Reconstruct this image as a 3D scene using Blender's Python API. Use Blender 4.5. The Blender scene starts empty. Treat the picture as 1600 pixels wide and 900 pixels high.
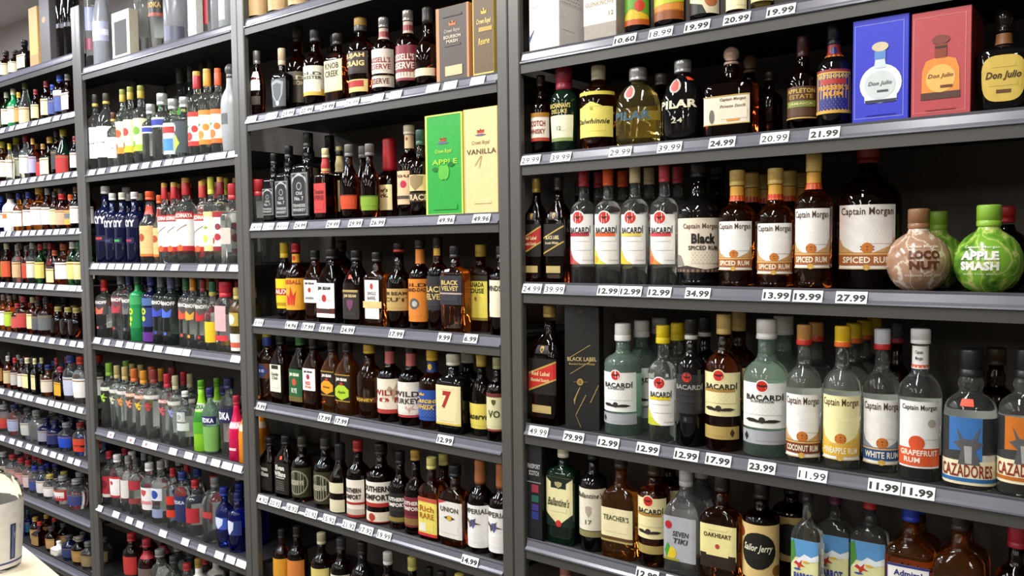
import bpy, math, random
from mathutils import Vector, Matrix
random.seed(7)
C = bpy.context.scene.collection
SC = bpy.context.scene

# ------------------------------------------------------------------ camera, world, lights, exposure
EYE = 1.65                                   # camera height above the floor
YAW, PITCH, ROLL, DIST, FPX = -0.66381647, -0.05166766, -0.01172144, 1.76933741, 1300.0
def basis():
    cy, sy, cp, sp = math.cos(YAW), math.sin(YAW), math.cos(PITCH), math.sin(PITCH)
    fwd = Vector((sy * cp, cy * cp, sp)); right = Vector((cy, -sy, 0)); up = right.cross(fwd)
    c, s = math.cos(ROLL), math.sin(ROLL)
    return c * right + s * up, -s * right + c * up, fwd
RT, UP, FW = basis()
CAM = Vector((0, -DIST, EYE))                # the shelf fronts stand on the plane y = 0
cd = bpy.data.cameras.new('camera'); cam = bpy.data.objects.new('camera', cd); C.objects.link(cam)
cd.sensor_width = 36; cd.lens = FPX / 1600 * 36; cd.clip_start = 0.05
M3 = Matrix((RT, UP, -FW)).transposed()
cam.matrix_world = Matrix.Translation(CAM) @ M3.to_4x4()
SC.camera = cam

w = bpy.data.worlds.new('world'); SC.world = w; w.use_nodes = True
w.node_tree.nodes['Background'].inputs[0].default_value = (0.8, 0.85, 1, 1)
w.node_tree.nodes['Background'].inputs[1].default_value = 0.05
SC.view_settings.view_transform = 'Standard'; SC.view_settings.look = 'None'
SC.view_settings.gamma = 1; SC.view_settings.use_curve_mapping = False
SC.view_settings.exposure = -0.22
CEIL = EYE + 1.40
def tube_lamp(x, y, power, col, sx=0.16, sy=2.3):
    d = bpy.data.lights.new('ceiling_lamp', 'AREA'); d.shape = 'RECTANGLE'; d.size = sx; d.size_y = sy
    d.energy = power; d.color = col
    o = bpy.data.objects.new('ceiling_lamp', d); C.objects.link(o); o.location = (x, y, CEIL - 0.03)
for x, p, c in ((-5.0, 98, (0.88, 0.9, 1)), (-3.6, 72, (0.93, 0.95, 1)), (-2.2, 62, (1, 0.98, 0.95)), (-0.7, 42, (1, 0.97, 0.92))):
    tube_lamp(x, -1.15, p, c, 0.14, 1.3)
for x, p, c in ((-5.2, 38, (0.92, 0.94, 1)), (-3.2, 40, (1, 0.98, 0.95)), (-1.2, 42, (1, 0.97, 0.92)), (0.8, 38, (1, 0.97, 0.92))):
    tube_lamp(x, -3.9, p, c, 0.25, 2.0)
for x, p in ((-4.5, 95), (-1.5, 105), (1.5, 95)):
    tube_lamp(x, -7.0, p, (1, 0.97, 0.93), 0.4, 2.4)

def at(px, py, Y=0.0):                       # the point at depth y = Y seen at a place in the frame
    d = FW + RT * ((px - 800) / FPX) - UP * ((py - 450) / FPX)
    return CAM + d * ((DIST + Y) / d.y)
def proj(p):
    q = p - CAM; z = q.dot(FW)
    return 800 + FPX * q.dot(RT) / z, 450 - FPX * q.dot(UP) / z, z

# ------------------------------------------------------------------ materials
def lin(h):
    v = [int(h[i:i + 2], 16) / 255 for i in (0, 2, 4)]
    return tuple(x / 12.92 if x <= 0.04045 else ((x + 0.055) / 1.055) ** 2.4 for x in v) + (1,)
MATS = {}
def newmat(key):
    m = bpy.data.materials.new(key); m.use_nodes = True; MATS[key] = m
    return m, m.node_tree.nodes, m.node_tree.links, m.node_tree.nodes['Principled BSDF']
def paint(hexc, rough=0.45, metal=0.0, grain=0.06, spec=0.5, scale=60):
    key = 'p%s_%s_%s_%s' % (hexc, rough, metal, grain)
    if key in MATS: return MATS[key]
    m, n, l, b = newmat(key); c = lin(hexc)
    t = n.new('ShaderNodeTexCoord'); no = n.new('ShaderNodeTexNoise'); no.inputs['Scale'].default_value = scale
    no.inputs['Detail'].default_value = 3
    r = n.new('ShaderNodeValToRGB'); r.color_ramp.elements[0].position = 0.3; r.color_ramp.elements[1].position = 0.7
    r.color_ramp.elements[0].color = tuple(x * (1 - grain) for x in c[:3]) + (1,)
    r.color_ramp.elements[1].color = tuple(min(1, x * (1 + grain)) for x in c[:3]) + (1,)
    l.new(t.outputs['Object'], no.inputs['Vector']); l.new(no.outputs['Fac'], r.inputs['Fac']); l.new(r.outputs['Color'], b.inputs['Base Color'])
    b.inputs['Roughness'].default_value = rough; b.inputs['Metallic'].default_value = metal
    b.inputs['Specular IOR Level'].default_value = spec
    return m
def glass(hexc, rough=0.015, ior=1.42, trans=1.0, haze=0.0):
    key = 'g%s_%s_%s' % (hexc, rough, trans)
    if key in MATS: return MATS[key]
    m, n, l, b = newmat(key)
    b.inputs['Base Color'].default_value = lin(hexc); b.inputs['Roughness'].default_value = rough
    b.inputs['Transmission Weight'].default_value = trans * (1 - haze); b.inputs['IOR'].default_value = ior
    no = n.new('ShaderNodeTexNoise'); no.inputs['Scale'].default_value = 35; bp = n.new('ShaderNodeBump')
    t = n.new('ShaderNodeTexCoord'); l.new(t.outputs['Object'], no.inputs['Vector'])
    bp.inputs['Strength'].default_value = 0.13; bp.inputs['Distance'].default_value = 0.004
    l.new(no.outputs['Fac'], bp.inputs['Height']); l.new(bp.outputs['Normal'], b.inputs['Normal'])
    return m
def fineprint(ink, paper, rows=9):           # rows of tiny illegible print on paper
    key = 'f%s%s%d' % (ink, paper, rows)
    if key in MATS: return MATS[key]
    m, n, l, b = newmat(key)
    t = n.new('ShaderNodeTexCoord'); br = n.new('ShaderNodeTexBrick')
    br.inputs['Color1'].default_value = lin(ink); br.inputs['Color2'].default_value = lin(paper)
    br.inputs['Mortar'].default_value = lin(paper); br.inputs['Scale'].default_value = 1
    br.inputs['Brick Width'].default_value = 0.13; br.inputs['Row Height'].default_value = 1 / rows
    br.inputs['Mortar Size'].default_value = 0.26 / rows; br.inputs['Bias'].default_value = -0.35
    l.new(t.outputs['UV'], br.inputs['Vector']); l.new(br.outputs['Color'], b.inputs['Base Color'])
    b.inputs['Roughness'].default_value = 0.5
    return m
def steel(hexc, rough, name, speck=0.12):
    m = paint(hexc, rough, 0.0, speck, 0.5, 900)
    return m
M_POST = paint('565551', 0.38, 0.25, 0.05, 0.7, 700)
M_LIP = paint('4b4a47', 0.42, 0.2, 0.16, 0.5, 900)
M_RAIL = paint('6a6a74', 0.26, 0.15, 0.05, 0.6, 30)
M_DECK = paint('262525', 0.5, 0, 0.1, 0.4, 40)
M_BACK = paint('56514c', 0.7, 0, 0.1, 0.3, 8)
M_TAG = paint('f4f3f0', 0.5, 0, 0.02)

# ------------------------------------------------------------------ mesh helpers
def mesh(name, vs, fs, mat, parent=None, smooth=True, uv=None, mats=None):
    me = bpy.data.meshes.new(name); me.from_pydata(vs, [], fs)
    if smooth: me.polygons.foreach_set('use_smooth', [True] * len(me.polygons))
    if uv:
        u = me.uv_layers.new(name='UVMap')
        for lp in me.loops: u.data[lp.index].uv = uv[lp.vertex_index]
    me.materials.append(mat); me.update()
    o = bpy.data.objects.new(name, me); C.objects.link(o)
    if parent: o.parent = parent
    return o
def root(name, label, cat, loc, group=None):
    o = bpy.data.objects.new(name, None); o.empty_display_size = 0.03; C.objects.link(o); o.location = loc
    o['label'] = label; o['category'] = cat
    if group: o['group'] = group
    return o
def bevbox(x0, x1, y0, y1, z0, z1, b=0.0015):
    vs = []; fs = []
    def ring(z, i): vs.extend([(x0 + i + b, y0 + i, z), (x1 - i - b, y0 + i, z), (x1 - i, y0 + i + b, z), (x1 - i, y1 - i - b, z), (x1 - i - b, y1 - i, z), (x0 + i + b, y1 - i, z), (x0 + i, y1 - i - b, z), (x0 + i, y0 + i + b, z)])
    ring(z0, b); ring(z0 + b, 0); ring(z1 - b, 0); ring(z1, b)
    for k in range(3):
        for j in range(8): fs.append((k * 8 + j, k * 8 + (j + 1) % 8, k * 8 + 8 + (j + 1) % 8, k * 8 + 8 + j))
    fs.append(tuple(reversed(range(8)))); fs.append(tuple(range(24, 32)))
    return vs, fs
def extrude_x(prof, x0, x1):                 # closed profile of (y, z) run along x
    n = len(prof); vs = [(x0, y, z) for y, z in prof] + [(x1, y, z) for y, z in prof]
    fs = [(i, (i + 1) % n, n + (i + 1) % n, n + i) for i in range(n)] + [tuple(reversed(range(n))), tuple(range(n, 2 * n))]
    return vs, fs
TXT = {}
def textmesh(s, bold=0.0, shear=0.0):
    k = (s, bold, shear)
    if k not in TXT:
        c = bpy.data.curves.new('t', 'FONT'); c.body = s; c.resolution_u = 2; c.offset = bold; c.shear = shear; c.space_character = 1.05
        o = bpy.data.objects.new('t', c); me = bpy.data.meshes.new_from_object(o)
        co = [v.co.copy() for v in me.vertices]; fs = [tuple(p.vertices) for p in me.polygons]
        x0, x1 = min(p.x for p in co), max(p.x for p in co); y0, y1 = min(p.y for p in co), max(p.y for p in co)
        TXT[k] = ([((p.x - (x0 + x1) / 2) / (x1 - x0), (p.y - (y0 + y1) / 2) / (y1 - y0)) for p in co], fs)
        bpy.data.objects.remove(o); bpy.data.curves.remove(c); bpy.data.meshes.remove(me)
    return TXT[k]

# ------------------------------------------------------------------ bottle shapes: (height, radius) rings, squareness, depth, cap (z0, z1, radius)
K = {
 'std':   (2, 1, [(0, .90), (.012, 1), (.56, 1), (.60, .965), (.635, .87), (.665, .70), (.69, .52), (.715, .41), (.75, .37), (.88, .36)], (.86, .42), .25, 'round'),
 'tall':  (2, 1, [(0, .92), (.010, 1), (.64, 1), (.67, .95), (.695, .8), (.715, .58), (.735, .42), (.77, .37), (.87, .36)], (.84, .40), .245, 'straight'),
 'slope': (5, .8, [(0, .93), (.012, 1), (.54, 1), (.585, .95), (.68, .70), (.77, .46), (.81, .40), (.87, .38)], (.86, .45), .27, 'tapered'),
 'sq':    (9, 1, [(0, .95), (.01, 1), (.595, 1), (.625, .94), (.645, .66), (.665, .42), (.72, .46), (.78, .46), (.83, .36), (.87, .35)], (.84, .38), .285, 'square'),
 'flat':  (6, .62, [(0, .95), (.012, 1), (.56, 1), (.615, .95), (.65, .8), (.68, .55), (.70, .38), (.74, .33), (.87, .32)], (.86, .38), .31, 'flat'),
 'jw':    (8, .92, [(0, .95), (.01, 1), (.56, 1), (.63, .90), (.70, .64), (.76, .43), (.80, .36), (.87, .33)], (.86, .38), .25, 'square'),
 'globe': (2, 1, [(0, .42), (.008, .48), (.06, .70), (.14, .86), (.24, .97), (.34, 1), (.44, .965), (.54, .86), (.62, .70), (.67, .52), (.70, .38), (.73, .33), (.78, .31)], (.76, .32), .86, 'round'),
 'dome':  (2.6, .72, [(0, .84), (.02, .94), (.18, 1), (.45, 1), (.58, .95), (.68, .82), (.755, .6), (.795, .36), (.82, .30), (.88, .30)], (.85, .38), .52, 'domed'),
 'dec':   (7, .62, [(0, .96), (.02, 1), (.53, 1), (.58, .95), (.61, .72), (.635, .40), (.66, .30), (.72, .33), (.78, .28), (.84, .28)], (.82, .31), .62, 'wide'),
 'jug':   (2, 1, [(0, .93), (.015, 1), (.58, 1), (.635, .96), (.69, .84), (.74, .62), (.775, .42), (.80, .30), (.88, .28)], (.875, .33), .36, 'large'),
 'champ': (2, 1, [(0, .95), (.01, 1), (.42, 1), (.50, .93), (.62, .64), (.72, .44), (.80, .36), (.9, .33)], (.78, .40), .29, 'champagne'),
 'squat': (5, 1, [(0, .96), (.012, 1), (.46, 1), (.51, .95), (.56, .74), (.60, .48), (.65, .36), (.88, .30)], (.62, .36), .37, 'squat'),
 'flask': (2, .8, [(0, .80), (.015, .86), (.30, .97), (.5, 1), (.56, .98), (.62, .88), (.68, .62), (.73, .38), (.78, .33), (.88, .32)], (.86, .42), .33, 'shouldered'),
 'cone':  (2, 1, [(0, .92), (.012, 1), (.50, 1), (.55, .92), (.60, .70), (.72, .42), (.86, .34)], (.86, .42), .30, 'tapered'),
 'rib':   (2, 1, [(0, .94), (.012, 1), (.05, 1), (.055, .985), (.06, 1), (.60, 1), (.62, .985), (.635, 1), (.66, .95), (.69, .80), (.715, .58), (.735, .44), (.77, .38), (.88, .36)], (.84, .42), .26, 'ribbed'),
 'caz':   (2.6, .85, [(0, .92), (.012, 1), (.53, 1), (.58, .97), (.62, .87), (.655, .68), (.675, .50), (.70, .44), (.74, .50), (.785, .46), (.81, .38), (.9, .36)], (.80, .40), .36, 'shouldered'),
 'don':   (4, .72, [(0, .84), (.02, .88), (.30, .96), (.53, 1), (.575, .97), (.605, .80), (.625, .48), (.645, .32), (.7, .29), (.77, .28)], (.755, .36), .57, 'squat'),
}
N = 28
class Shape:
    def __init__(s, kind, H, D, bt=None):
        s.n, s.dep, s.rings, s.cap, _, _ = K[kind]; s.H, s.R = H, D / 2
        s.globe = kind == 'globe'
        if bt:                               # shoulder raised or lowered to sit just above this bottle's own label
            b0 = max(q[0] for q in s.rings if q[1] >= .985); c0 = s.cap[0]
            s.rings = [(q * bt / b0 if q <= b0 else bt + (q - b0) * (c0 - bt) / (c0 - b0) if q < c0 else q, r) for q, r in s.rings]
    def rad(s, z):
        t = z / s.H; r = s.rings
        for (a, p), (b, q) in zip(r, r[1:]):
            if t <= b: return s.R * (p + (q - p) * max(0, t - a) / (b - a))
        return s.R * r[-1][1]
    def expo(s, r):                          # necks are round whatever the body is
        k = max(0, min(1, (r / s.R - .45) / .35)); return 2 + (s.n - 2) * k, 1 + (s.dep - 1) * k
    def pt(s, th, z, off=0.0):
        r = s.rad(z); n, d = s.expo(r); c, q = math.cos(th), math.sin(th)
        a, b = r + off, r * d + off
        k = (abs(q) ** n + abs(c) ** n) ** (-1 / n)
        return a * q * k, -b * c * k, z
    def body(s):
        vs = []; fs = []
        zs = [t * s.H for t, _ in s.rings]
        for z in zs:
            for i in range(N): vs.append(s.pt(2 * math.pi * i / N, z))
        for k in range(len(zs) - 1):
            for i in range(N): fs.append((k * N + i, k * N + (i + 1) % N, (k + 1) * N + (i + 1) % N, (k + 1) * N + i))
        fs.append(tuple(reversed(range(N)))); fs.append(tuple(range((len(zs) - 1) * N, len(zs) * N)))
        return vs, fs
    def width_angle(s, u, A):                # u in -1..1 over a label of half angle A; even spacing along a flat face
        if s.n > 3.2 and A <= 90:
            x = u * math.sin(math.radians(min(A, 80))) * .999 * (1 - .04)
            return math.atan2(x, (max(1e-6, 1 - abs(x) ** s.n)) ** (1 / s.n))
        return math.radians(u * A)
    def patch(s, z0, z1, A, off, u0=-1, u1=1, nu=14, nv=2):
        vs = []; fs = []; uv = []
        for j in range(nv + 1):
            for i in range(nu + 1):
                u = u0 + (u1 - u0) * i / nu; vs.append(s.pt(s.width_angle(u, A), z0 + (z1 - z0) * j / nv, off)); uv.append((i / nu, j / nv))
        for j in range(nv):
            for i in range(nu): a = j * (nu + 1) + i; fs.append((a, a + 1, a + nu + 2, a + nu + 1))
        return vs, fs, uv
def lathe(prof, seg=20):
    vs = []; fs = []
    for r, z in prof:
        for i in range(seg): a = 2 * math.pi * i / seg; vs.append((r * math.sin(a), -r * math.cos(a), z))
    for k in range(len(prof) - 1):
        for i in range(seg): fs.append((k * seg + i, k * seg + (i + 1) % seg, (k + 1) * seg + (i + 1) % seg, (k + 1) * seg + i))
    fs.append(tuple(reversed(range(seg)))); fs.append(tuple(range((len(prof) - 1) * seg, len(prof) * seg)))
    return vs, fs

# ------------------------------------------------------------------ labels: L(z0, z1, half angle, paper, *prints)
#  prints: ('t', text, u, v, width, height, ink, shear) ('b', u0, u1, v0, v1, ink) ('f', u0, u1, v0, v1, ink) ('d', u, v, r, ink) ('p', [(u, v)...], ink)
def L(z0, z1, A, paper, *els): return (z0, z1, A, paper, els)
def t(s, v, wd, h, ink='222222', u=0.0, sh=0.0, bold=0.02): return ('t', s, u, v, wd, h, ink, sh, bold)
def b(u0, u1, v0, v1, ink): return ('b', u0, u1, v0, v1, ink)
def f(u0, u1, v0, v1, ink, rows=5, paper=None): return ('f', u0, u1, v0, v1, ink, rows) + ((paper,) if paper else ())
def d(u, v, r, ink, ry=None): return ('d', u, v, r, ink, ry)
def p(pts, ink): return ('p', pts, ink)
BAT = [(-1, .3), (-.55, .75), (-.3, .35), (-.12, .6), (0, .45), (.12, .6), (.3, .35), (.55, .75), (1, .3), (.6, -.1), (.3, -.5), (0, -.25), (-.3, -.5), (-.6, -.1)]
CROWN = [(-1, -.6), (1, -.6), (1.1, .5), (.5, 0), (0, .9), (-.5, 0), (-1.1, .5)]
LEAF = [(-1, 0), (-.4, .5), (.3, .5), (1, 0), (.3, -.5), (-.4, -.5)]
BIRD = [(-1, .2), (-.6, .6), (-.1, .25), (.5, .9), (.3, .2), (1, -.2), (.2, -.2), (-.2, -.9), (-.35, -.1)]
DIAM = [(-1, 0), (0, 1), (1, 0), (0, -1)]
SHIELD = [(-1, .8), (0, 1), (1, .8), (.85, -.2), (0, -1), (-.85, -.2)]
def sc(pts, u, v, su, sv): return [(u + x * su, v + y * sv) for x, y in pts]
def half(poly, x, keep):                     # the side of a polygon left (keep = 1) or right (-1) of u = x
    out = []
    for a, c in zip(poly, poly[1:] + poly[:1]):
        ia, ic = (x - a[0]) * keep >= 0, (x - c[0]) * keep >= 0
        if ia: out.append(a)
        if ia != ic: k = (x - a[0]) / (c[0] - a[0]); out.append((x, a[1] + k * (c[1] - a[1])))
    return out
def strips(poly, step):
    poly = list(poly); x0, x1 = min(q[0] for q in poly), max(q[0] for q in poly); n = max(1, math.ceil((x1 - x0) / step))
    for i in range(n):
        a, c = x0 + (x1 - x0) * i / n, x0 + (x1 - x0) * (i + 1) / n
        cell = half(half(poly, c, 1), a, -1)
        cell = [q for k, q in enumerate(cell) if abs(q[0] - cell[k - 1][0]) + abs(q[1] - cell[k - 1][1]) > 1e-6]
        if len(cell) > 2: yield cell
def label_part(name, S, spec, parent, sep=0.0004):
    z0, z1, A, paper, els = spec[:5]
    bt = max(q[0] for q in S.rings if q[1] >= .985)
    if not S.globe and z1 > bt and z0 < bt - .08 and A > 36:
        dz = min(z1 - bt, max(0, z0 - .035)); z0 -= dz; z1 = bt
    z0 *= S.H; z1 *= S.H
    flat = abs(S.rad(z0) - S.rad(z1)) < 1e-5 and (abs(S.rad((z0 + z1) / 2) - S.rad(z0)) < 1e-5)
    vs, fs, uv = S.patch(z0, z1, A, sep, nv=1 if flat else 6, nu=24 if A > 100 else 14)
    o = mesh(name, vs, fs, paint(paper, .42), parent, True, uv) if paper else parent
    pz = lambda v: z0 + (z1 - z0) * v
    wdt = 2 * S.R * math.radians(min(A, 89)) if S.n < 3.2 else 2 * S.R
    for i, e in enumerate(els):
        off = sep + (0.0008 if e[0] == 't' else 0.0005) + 0.00008 * i
        if e[0] == 'b':
            vs, fs, uv = S.patch(pz(e[3]), pz(e[4]), A, off, e[1], e[2], nu=max(2, int(12 * (e[2] - e[1]) / 2)), nv=1 if flat else 3)
            mesh('printed_band', vs, fs, paint(e[5], .42), o, True, uv)
        elif e[0] == 'f':
            vs, fs, uv = S.patch(pz(e[3]), pz(e[4]), A, off, e[1], e[2], nu=max(2, int(12 * (e[2] - e[1]) / 2)), nv=1 if flat else 3)
            mesh('fine_print', vs, fs, fineprint(e[5], paper if len(e) < 8 else e[7], e[6]), o, True, uv)
        elif e[0] == 't':
            cs, tf = textmesh(e[1], e[8], e[7])
            vs = [S.pt(S.width_angle(e[2] + x * e[4], A), pz(e[3] + y * e[5]), off) for x, y in cs]
            mesh('lettering', vs, tf, paint(e[6], .45), o, False)
        elif e[0] in 'dp':
            if e[0] == 'd':
                _, u, v, r, ink, ry = e                                  # r as a share of the label's height; kept round
                ru = r * (z1 - z0) / (wdt / 2); ry = ry or r
                pts = [(u + ru * math.cos(a), v + ry * math.sin(a)) for a in [2 * math.pi * k / 20 for k in range(20)]]
            else: _, pts, ink = e
            vs = []; fs = []
            for cell in strips(pts, .16):
                fs.append(tuple(range(len(vs), len(vs) + len(cell)))); vs += [S.pt(S.width_angle(x, A), pz(y), off) for x, y in cell]
            if fs: mesh('emblem', vs, fs, paint(ink, .45), o, False)
    return o

# ------------------------------------------------------------------ shelving: four bays, each shelf a thing with deck, price rail and lip
POSTX = (-3.865, -2.646, -1.425, 0.30)     # outer face of each pair of uprights
BAYX = {1: (-5.085, -3.868), 2: (-3.785, -2.649), 3: (-2.567, -1.428), 4: (-1.346, 0.297)}
BAYN = {1: 'liqueur bay', 2: 'vodka bay', 3: 'whiskey bay', 4: 'rum bay'}
SHZ = {4: [.451, .184, -.155, -.536, -.852, -1.19],
       3: [.749, .413, .035, -.305, -.605, -.944, -1.285],
       2: [.749, .301, -.112, -.446, -.856, -1.214, -1.56],
       1: [.829, .571, .304, .045, -.217, -.473, -.779, -1.031, -1.305, -1.575]}
ORD = 'top second third fourth fifth sixth seventh eighth ninth lowest'.split()
NTH = 'first second third fourth fifth sixth seventh eighth ninth tenth eleventh twelfth thirteenth fourteenth fifteenth sixteenth seventeenth eighteenth nineteenth twentieth'.split()
FASC, DEPTH = 0.056, 0.40
def deck_z(bay, s): return EYE + SHZ[bay][s] + FASC - 0.004
RAILP = [(-.0015, .0235), (-.005, .0255), (-.0045, .029), (.002, .0345), (.0055, .050), (.0035, .0555), (.0065, .056), (.0095, .0505), (.0075, .024)]
for bay, zs in SHZ.items():
    x0, x1 = BAYX[bay]
    for s, z in enumerate(zs):
        r = root('shelf', 'dark grey metal shelf with sloped price rail, %s in the %s' % ('topmost' if s == 0 else ORD[s] + ' from top', BAYN[bay]), 'shelf', (0, 0, EYE + z), 'metal shelf boards')
        vs, fs = bevbox(x0 - .0375, x1 + .0375, .0205, DEPTH, .034, .052, .002); mesh('deck', vs, fs, M_DECK, r, False)
        vs, fs = extrude_x(RAILP, x0, x1); mesh('price_rail', vs, fs, M_RAIL, r, False)
        vs, fs = extrude_x([(0, .0), (.0, .023), (.02, .0232), (.02, .0215), (.0018, .0213), (.0018, .0)], x0, x1); mesh('lip', vs, fs, M_LIP, r, False)
TOPZ = EYE + 1.08
for k, px in enumerate(POSTX):
    for j in range(2):
        lab = 'grey steel upright post ' + ('between %s and %s, %s half of the pair' % (BAYN[k + 1], BAYN[k + 2], ('left', 'right')[j]) if k < 3 else 'closing the rum bay, %s half' % ('left', 'right')[j])
        r = root('upright_post', lab, 'post', (px + j * .0395, 0, 0), 'upright posts between the bays')
        vs, fs = bevbox(0, .0372, -.004, .018, 0.0, TOPZ, .003); mesh('column', vs, fs, M_POST, r, False)
        vs, fs = bevbox(.004, .0332, -.012, .09, 0.0, .03, .002); mesh('foot', vs, fs, M_LIP, r, False)
for bay, (x0, x1) in BAYX.items():
    vs, fs = bevbox(x0 - .03, x1 + .03, DEPTH + .012, DEPTH + .03, 0, TOPZ - (.10 if bay == 1 else 0), .002)
    o = mesh('back_panel', vs, fs, M_BACK, None, False); o['label'] = 'dark brown panel closing the back of the %s' % BAYN[bay]; o['category'] = 'panel'; o['group'] = 'shelving back panels'
vs, fs = bevbox(-5.16, -5.125, 0, DEPTH + .03, 0, TOPZ - .10, .002)
o = mesh('end_panel', vs, fs, M_BACK, None, False); o['label'] = 'dark panel closing the far end of the liqueur bay'; o['category'] = 'panel'

# ------------------------------------------------------------------ the room
def slab(name, x0, x1, y0, y1, z0, z1, mat):
    vs, fs = bevbox(x0, x1, y0, y1, z0, z1, .001); o = mesh(name, vs, fs, mat, None, False); o['kind'] = 'structure'; return o
M_WALL = paint('b9b3ae', .8, 0, .03, .3, 5); M_CEIL = paint('c9c4c2', .9, 0, .04, .2, 90)
slab('floor', -7, 2.6, -8.6, .6, -.05, 0, paint('5f5a54', .5, 0, .1, .4, 6))
slab('ceiling', -7, 2.6, -8.6, .6, CEIL, CEIL + .05, M_CEIL)
slab('wall_back', -7, 2.6, .45, .6, 0, CEIL, M_WALL)
slab('wall_left', -7, -6.6, -8.4, .45, 0, CEIL, M_WALL)
slab('wall_front', -7, 2.6, -8.6, -8.4, 0, CEIL, paint('6d675f', .8, 0, .03, .3, 5))
slab('wall_right', 2.4, 2.6, -8.4, .45, 0, CEIL, paint('6d675f', .8, 0, .03, .3, 5))

# ------------------------------------------------------------------ what stands on the shelves
GL = {'u': ('cdd1d8', 'frosted clear', 1), 'N': ('a07a60', 'coconut brown', 0), 'J': ('7ab038', 'apple green', 0), 'c': ('eef3f0', 'clear', 1), 'G': ('d0eede', 'pale green', 1), 'a': ('a8551a', 'amber', 1), 'A': ('c9782a', 'light amber', 1), 'o': ('d8842c', 'orange', 1),
      'm': ('6e2a10', 'dark brown', 1), 'k': ('0b0a0b', 'black', 0), 'g': ('3f8a4c', 'green', 1), 'E': ('0d2015', 'dark green', 0), 'b': ('2b3fb8', 'blue', 1), 'n': ('0c1130', 'navy', 0),
      'y': ('b9a75e', 'olive yellow', 1), 'r': ('b31f22', 'red', 1), 'w': ('efece6', 'white', 0), 'F': ('9a9ea0', 'frosted grey', 0), 'l': ('8fd12e', 'lime green', 0), 'P': ('c2144d', 'pink', 0),
      'O': ('e68a1e', 'orange', 0), 'v': ('5c2a86', 'violet', 0), 'q': ('23884a', 'bright green', 0), 's': ('d9dcdb', 'silvery', 1), 't': ('8d9c95', 'smoky clear', 1)}
def marble(base, vein, key):
    if key in MATS: return MATS[key]
    m, n, l, bs = newmat(key); t_ = n.new('ShaderNodeTexCoord'); no = n.new('ShaderNodeTexNoise'); no.inputs['Scale'].default_value = 14; no.inputs['Detail'].default_value = 4; no.inputs['Distortion'].default_value = 1.2
    r_ = n.new('ShaderNodeValToRGB'); e_ = r_.color_ramp.elements; e_[0].position = .34; e_[0].color = lin(base[0]); e_[1].position = .47; e_[1].color = lin(base[1])
    x = r_.color_ramp.elements.new(.50); x.color = lin(vein); x = r_.color_ramp.elements.new(.53); x.color = lin(base[1])
    l.new(t_.outputs['Object'], no.inputs['Vector']); l.new(no.outputs['Fac'], r_.inputs['Fac']); l.new(r_.outputs['Color'], bs.inputs['Base Color']); bs.inputs['Roughness'].default_value = .16
    return m
def glassmat(c):
    if c == 'N': return marble(('9c775e', 'b08c74'), 'e0d6c6', 'coconut')
    if c == 'J': return marble(('2f5a1c', '7ab038'), 'c8d07a', 'apple')
    h, _, tr = GL[c]
    if c in 'lPOvqw': return paint(h, .16, 0, .03, .5)
    if c == 'F': return paint(h, .38, 0, .05, .5)
    if c == 'u': return glass(h, .22, haze=.3)
    if tr: return glass(h, haze={'c': .022, 's': .06, 't': .045, 'G': .10, 'y': .04, 'a': .012, 'o': .03, 'A': .03, 'm': .006}.get(c, .03))
    return glass(h, .04, 1.5, 0.0)
PAL = {'white': 'f0efec', 'cream': 'ece0b4', 'yellow': 'e6c92e', 'gold': 'b8923f', 'orange': 'e0702a', 'red': 'b82a26', 'pink': 'd95a70', 'green': '3a8f3c', 'lime': 'a9cc3a', 'blue': '2c4ba8', 'navy': '1c2450', 'black': '151313', 'brown': '5a3a22', 'tan': 'c8a878', 'grey': '7d7d7d', 'silver': 'c6c8ca', 'olive': '4a4630'}
def cname(h):
    r = [int(h[i:i + 2], 16) for i in (0, 2, 4)]
    return min(PAL, key=lambda k: sum((x - int(PAL[k][i:i + 2], 16)) ** 2 for x, i in zip(r, (0, 2, 4))))
ITEMS = []; BOXES = []
def I(bay, s, px, py, kind, g, cap, labels=(), w=0, D=0, y=.0235, nb=0, look=None, rot=None, name=None, yb=None, sticker=None, sx=1.0):
    if bay < 3 and s > 1 and not nb and (bay == 2 or s > 2): nb = 1
    ITEMS.append(dict(bay=bay, s=s, px=px, py=py, kind=kind, g=g, cap=cap, labels=labels, w=w, D0=D, shr=1.0, y0=y, y=y, nb=nb, look=look, rot=rot, name=name, sticker=sticker))
def prep(e):
    zd = deck_z(e['bay'], e['s']) + .0002
    ymid = e['y'] + .036; kd = K[e['kind']]
    for _ in range(3):
        q = at(e['px'], e['py'], ymid); H = q.z - zd
        z = proj(q)[2]
        D = (e['D0'] or (e['w'] * z / FPX if e['w'] else H * kd[4] * {1: 1.15, 2: 1, 3: 1.25, 4: 1}[e['bay']])) * e['shr']
        ymid = e['y'] + D / 2 * kd[1]
    clear = 9 if e['s'] == 0 else EYE + SHZ[e['bay']][e['s'] - 1] + .031 - zd
    e['X'], e['Yc'], e['zd'], e['Htrue'], e['H'], e['D'] = q.x, ymid, zd, H, min(H, clear), D
    x0, x1 = BAYX[e['bay']]
    e['X'] = min(max(e['X'], x0 - .036 + D / 2), x1 + .036 - D / 2)
    e['ybase'] = proj(Vector((q.x, ymid, zd)))[1]
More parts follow.
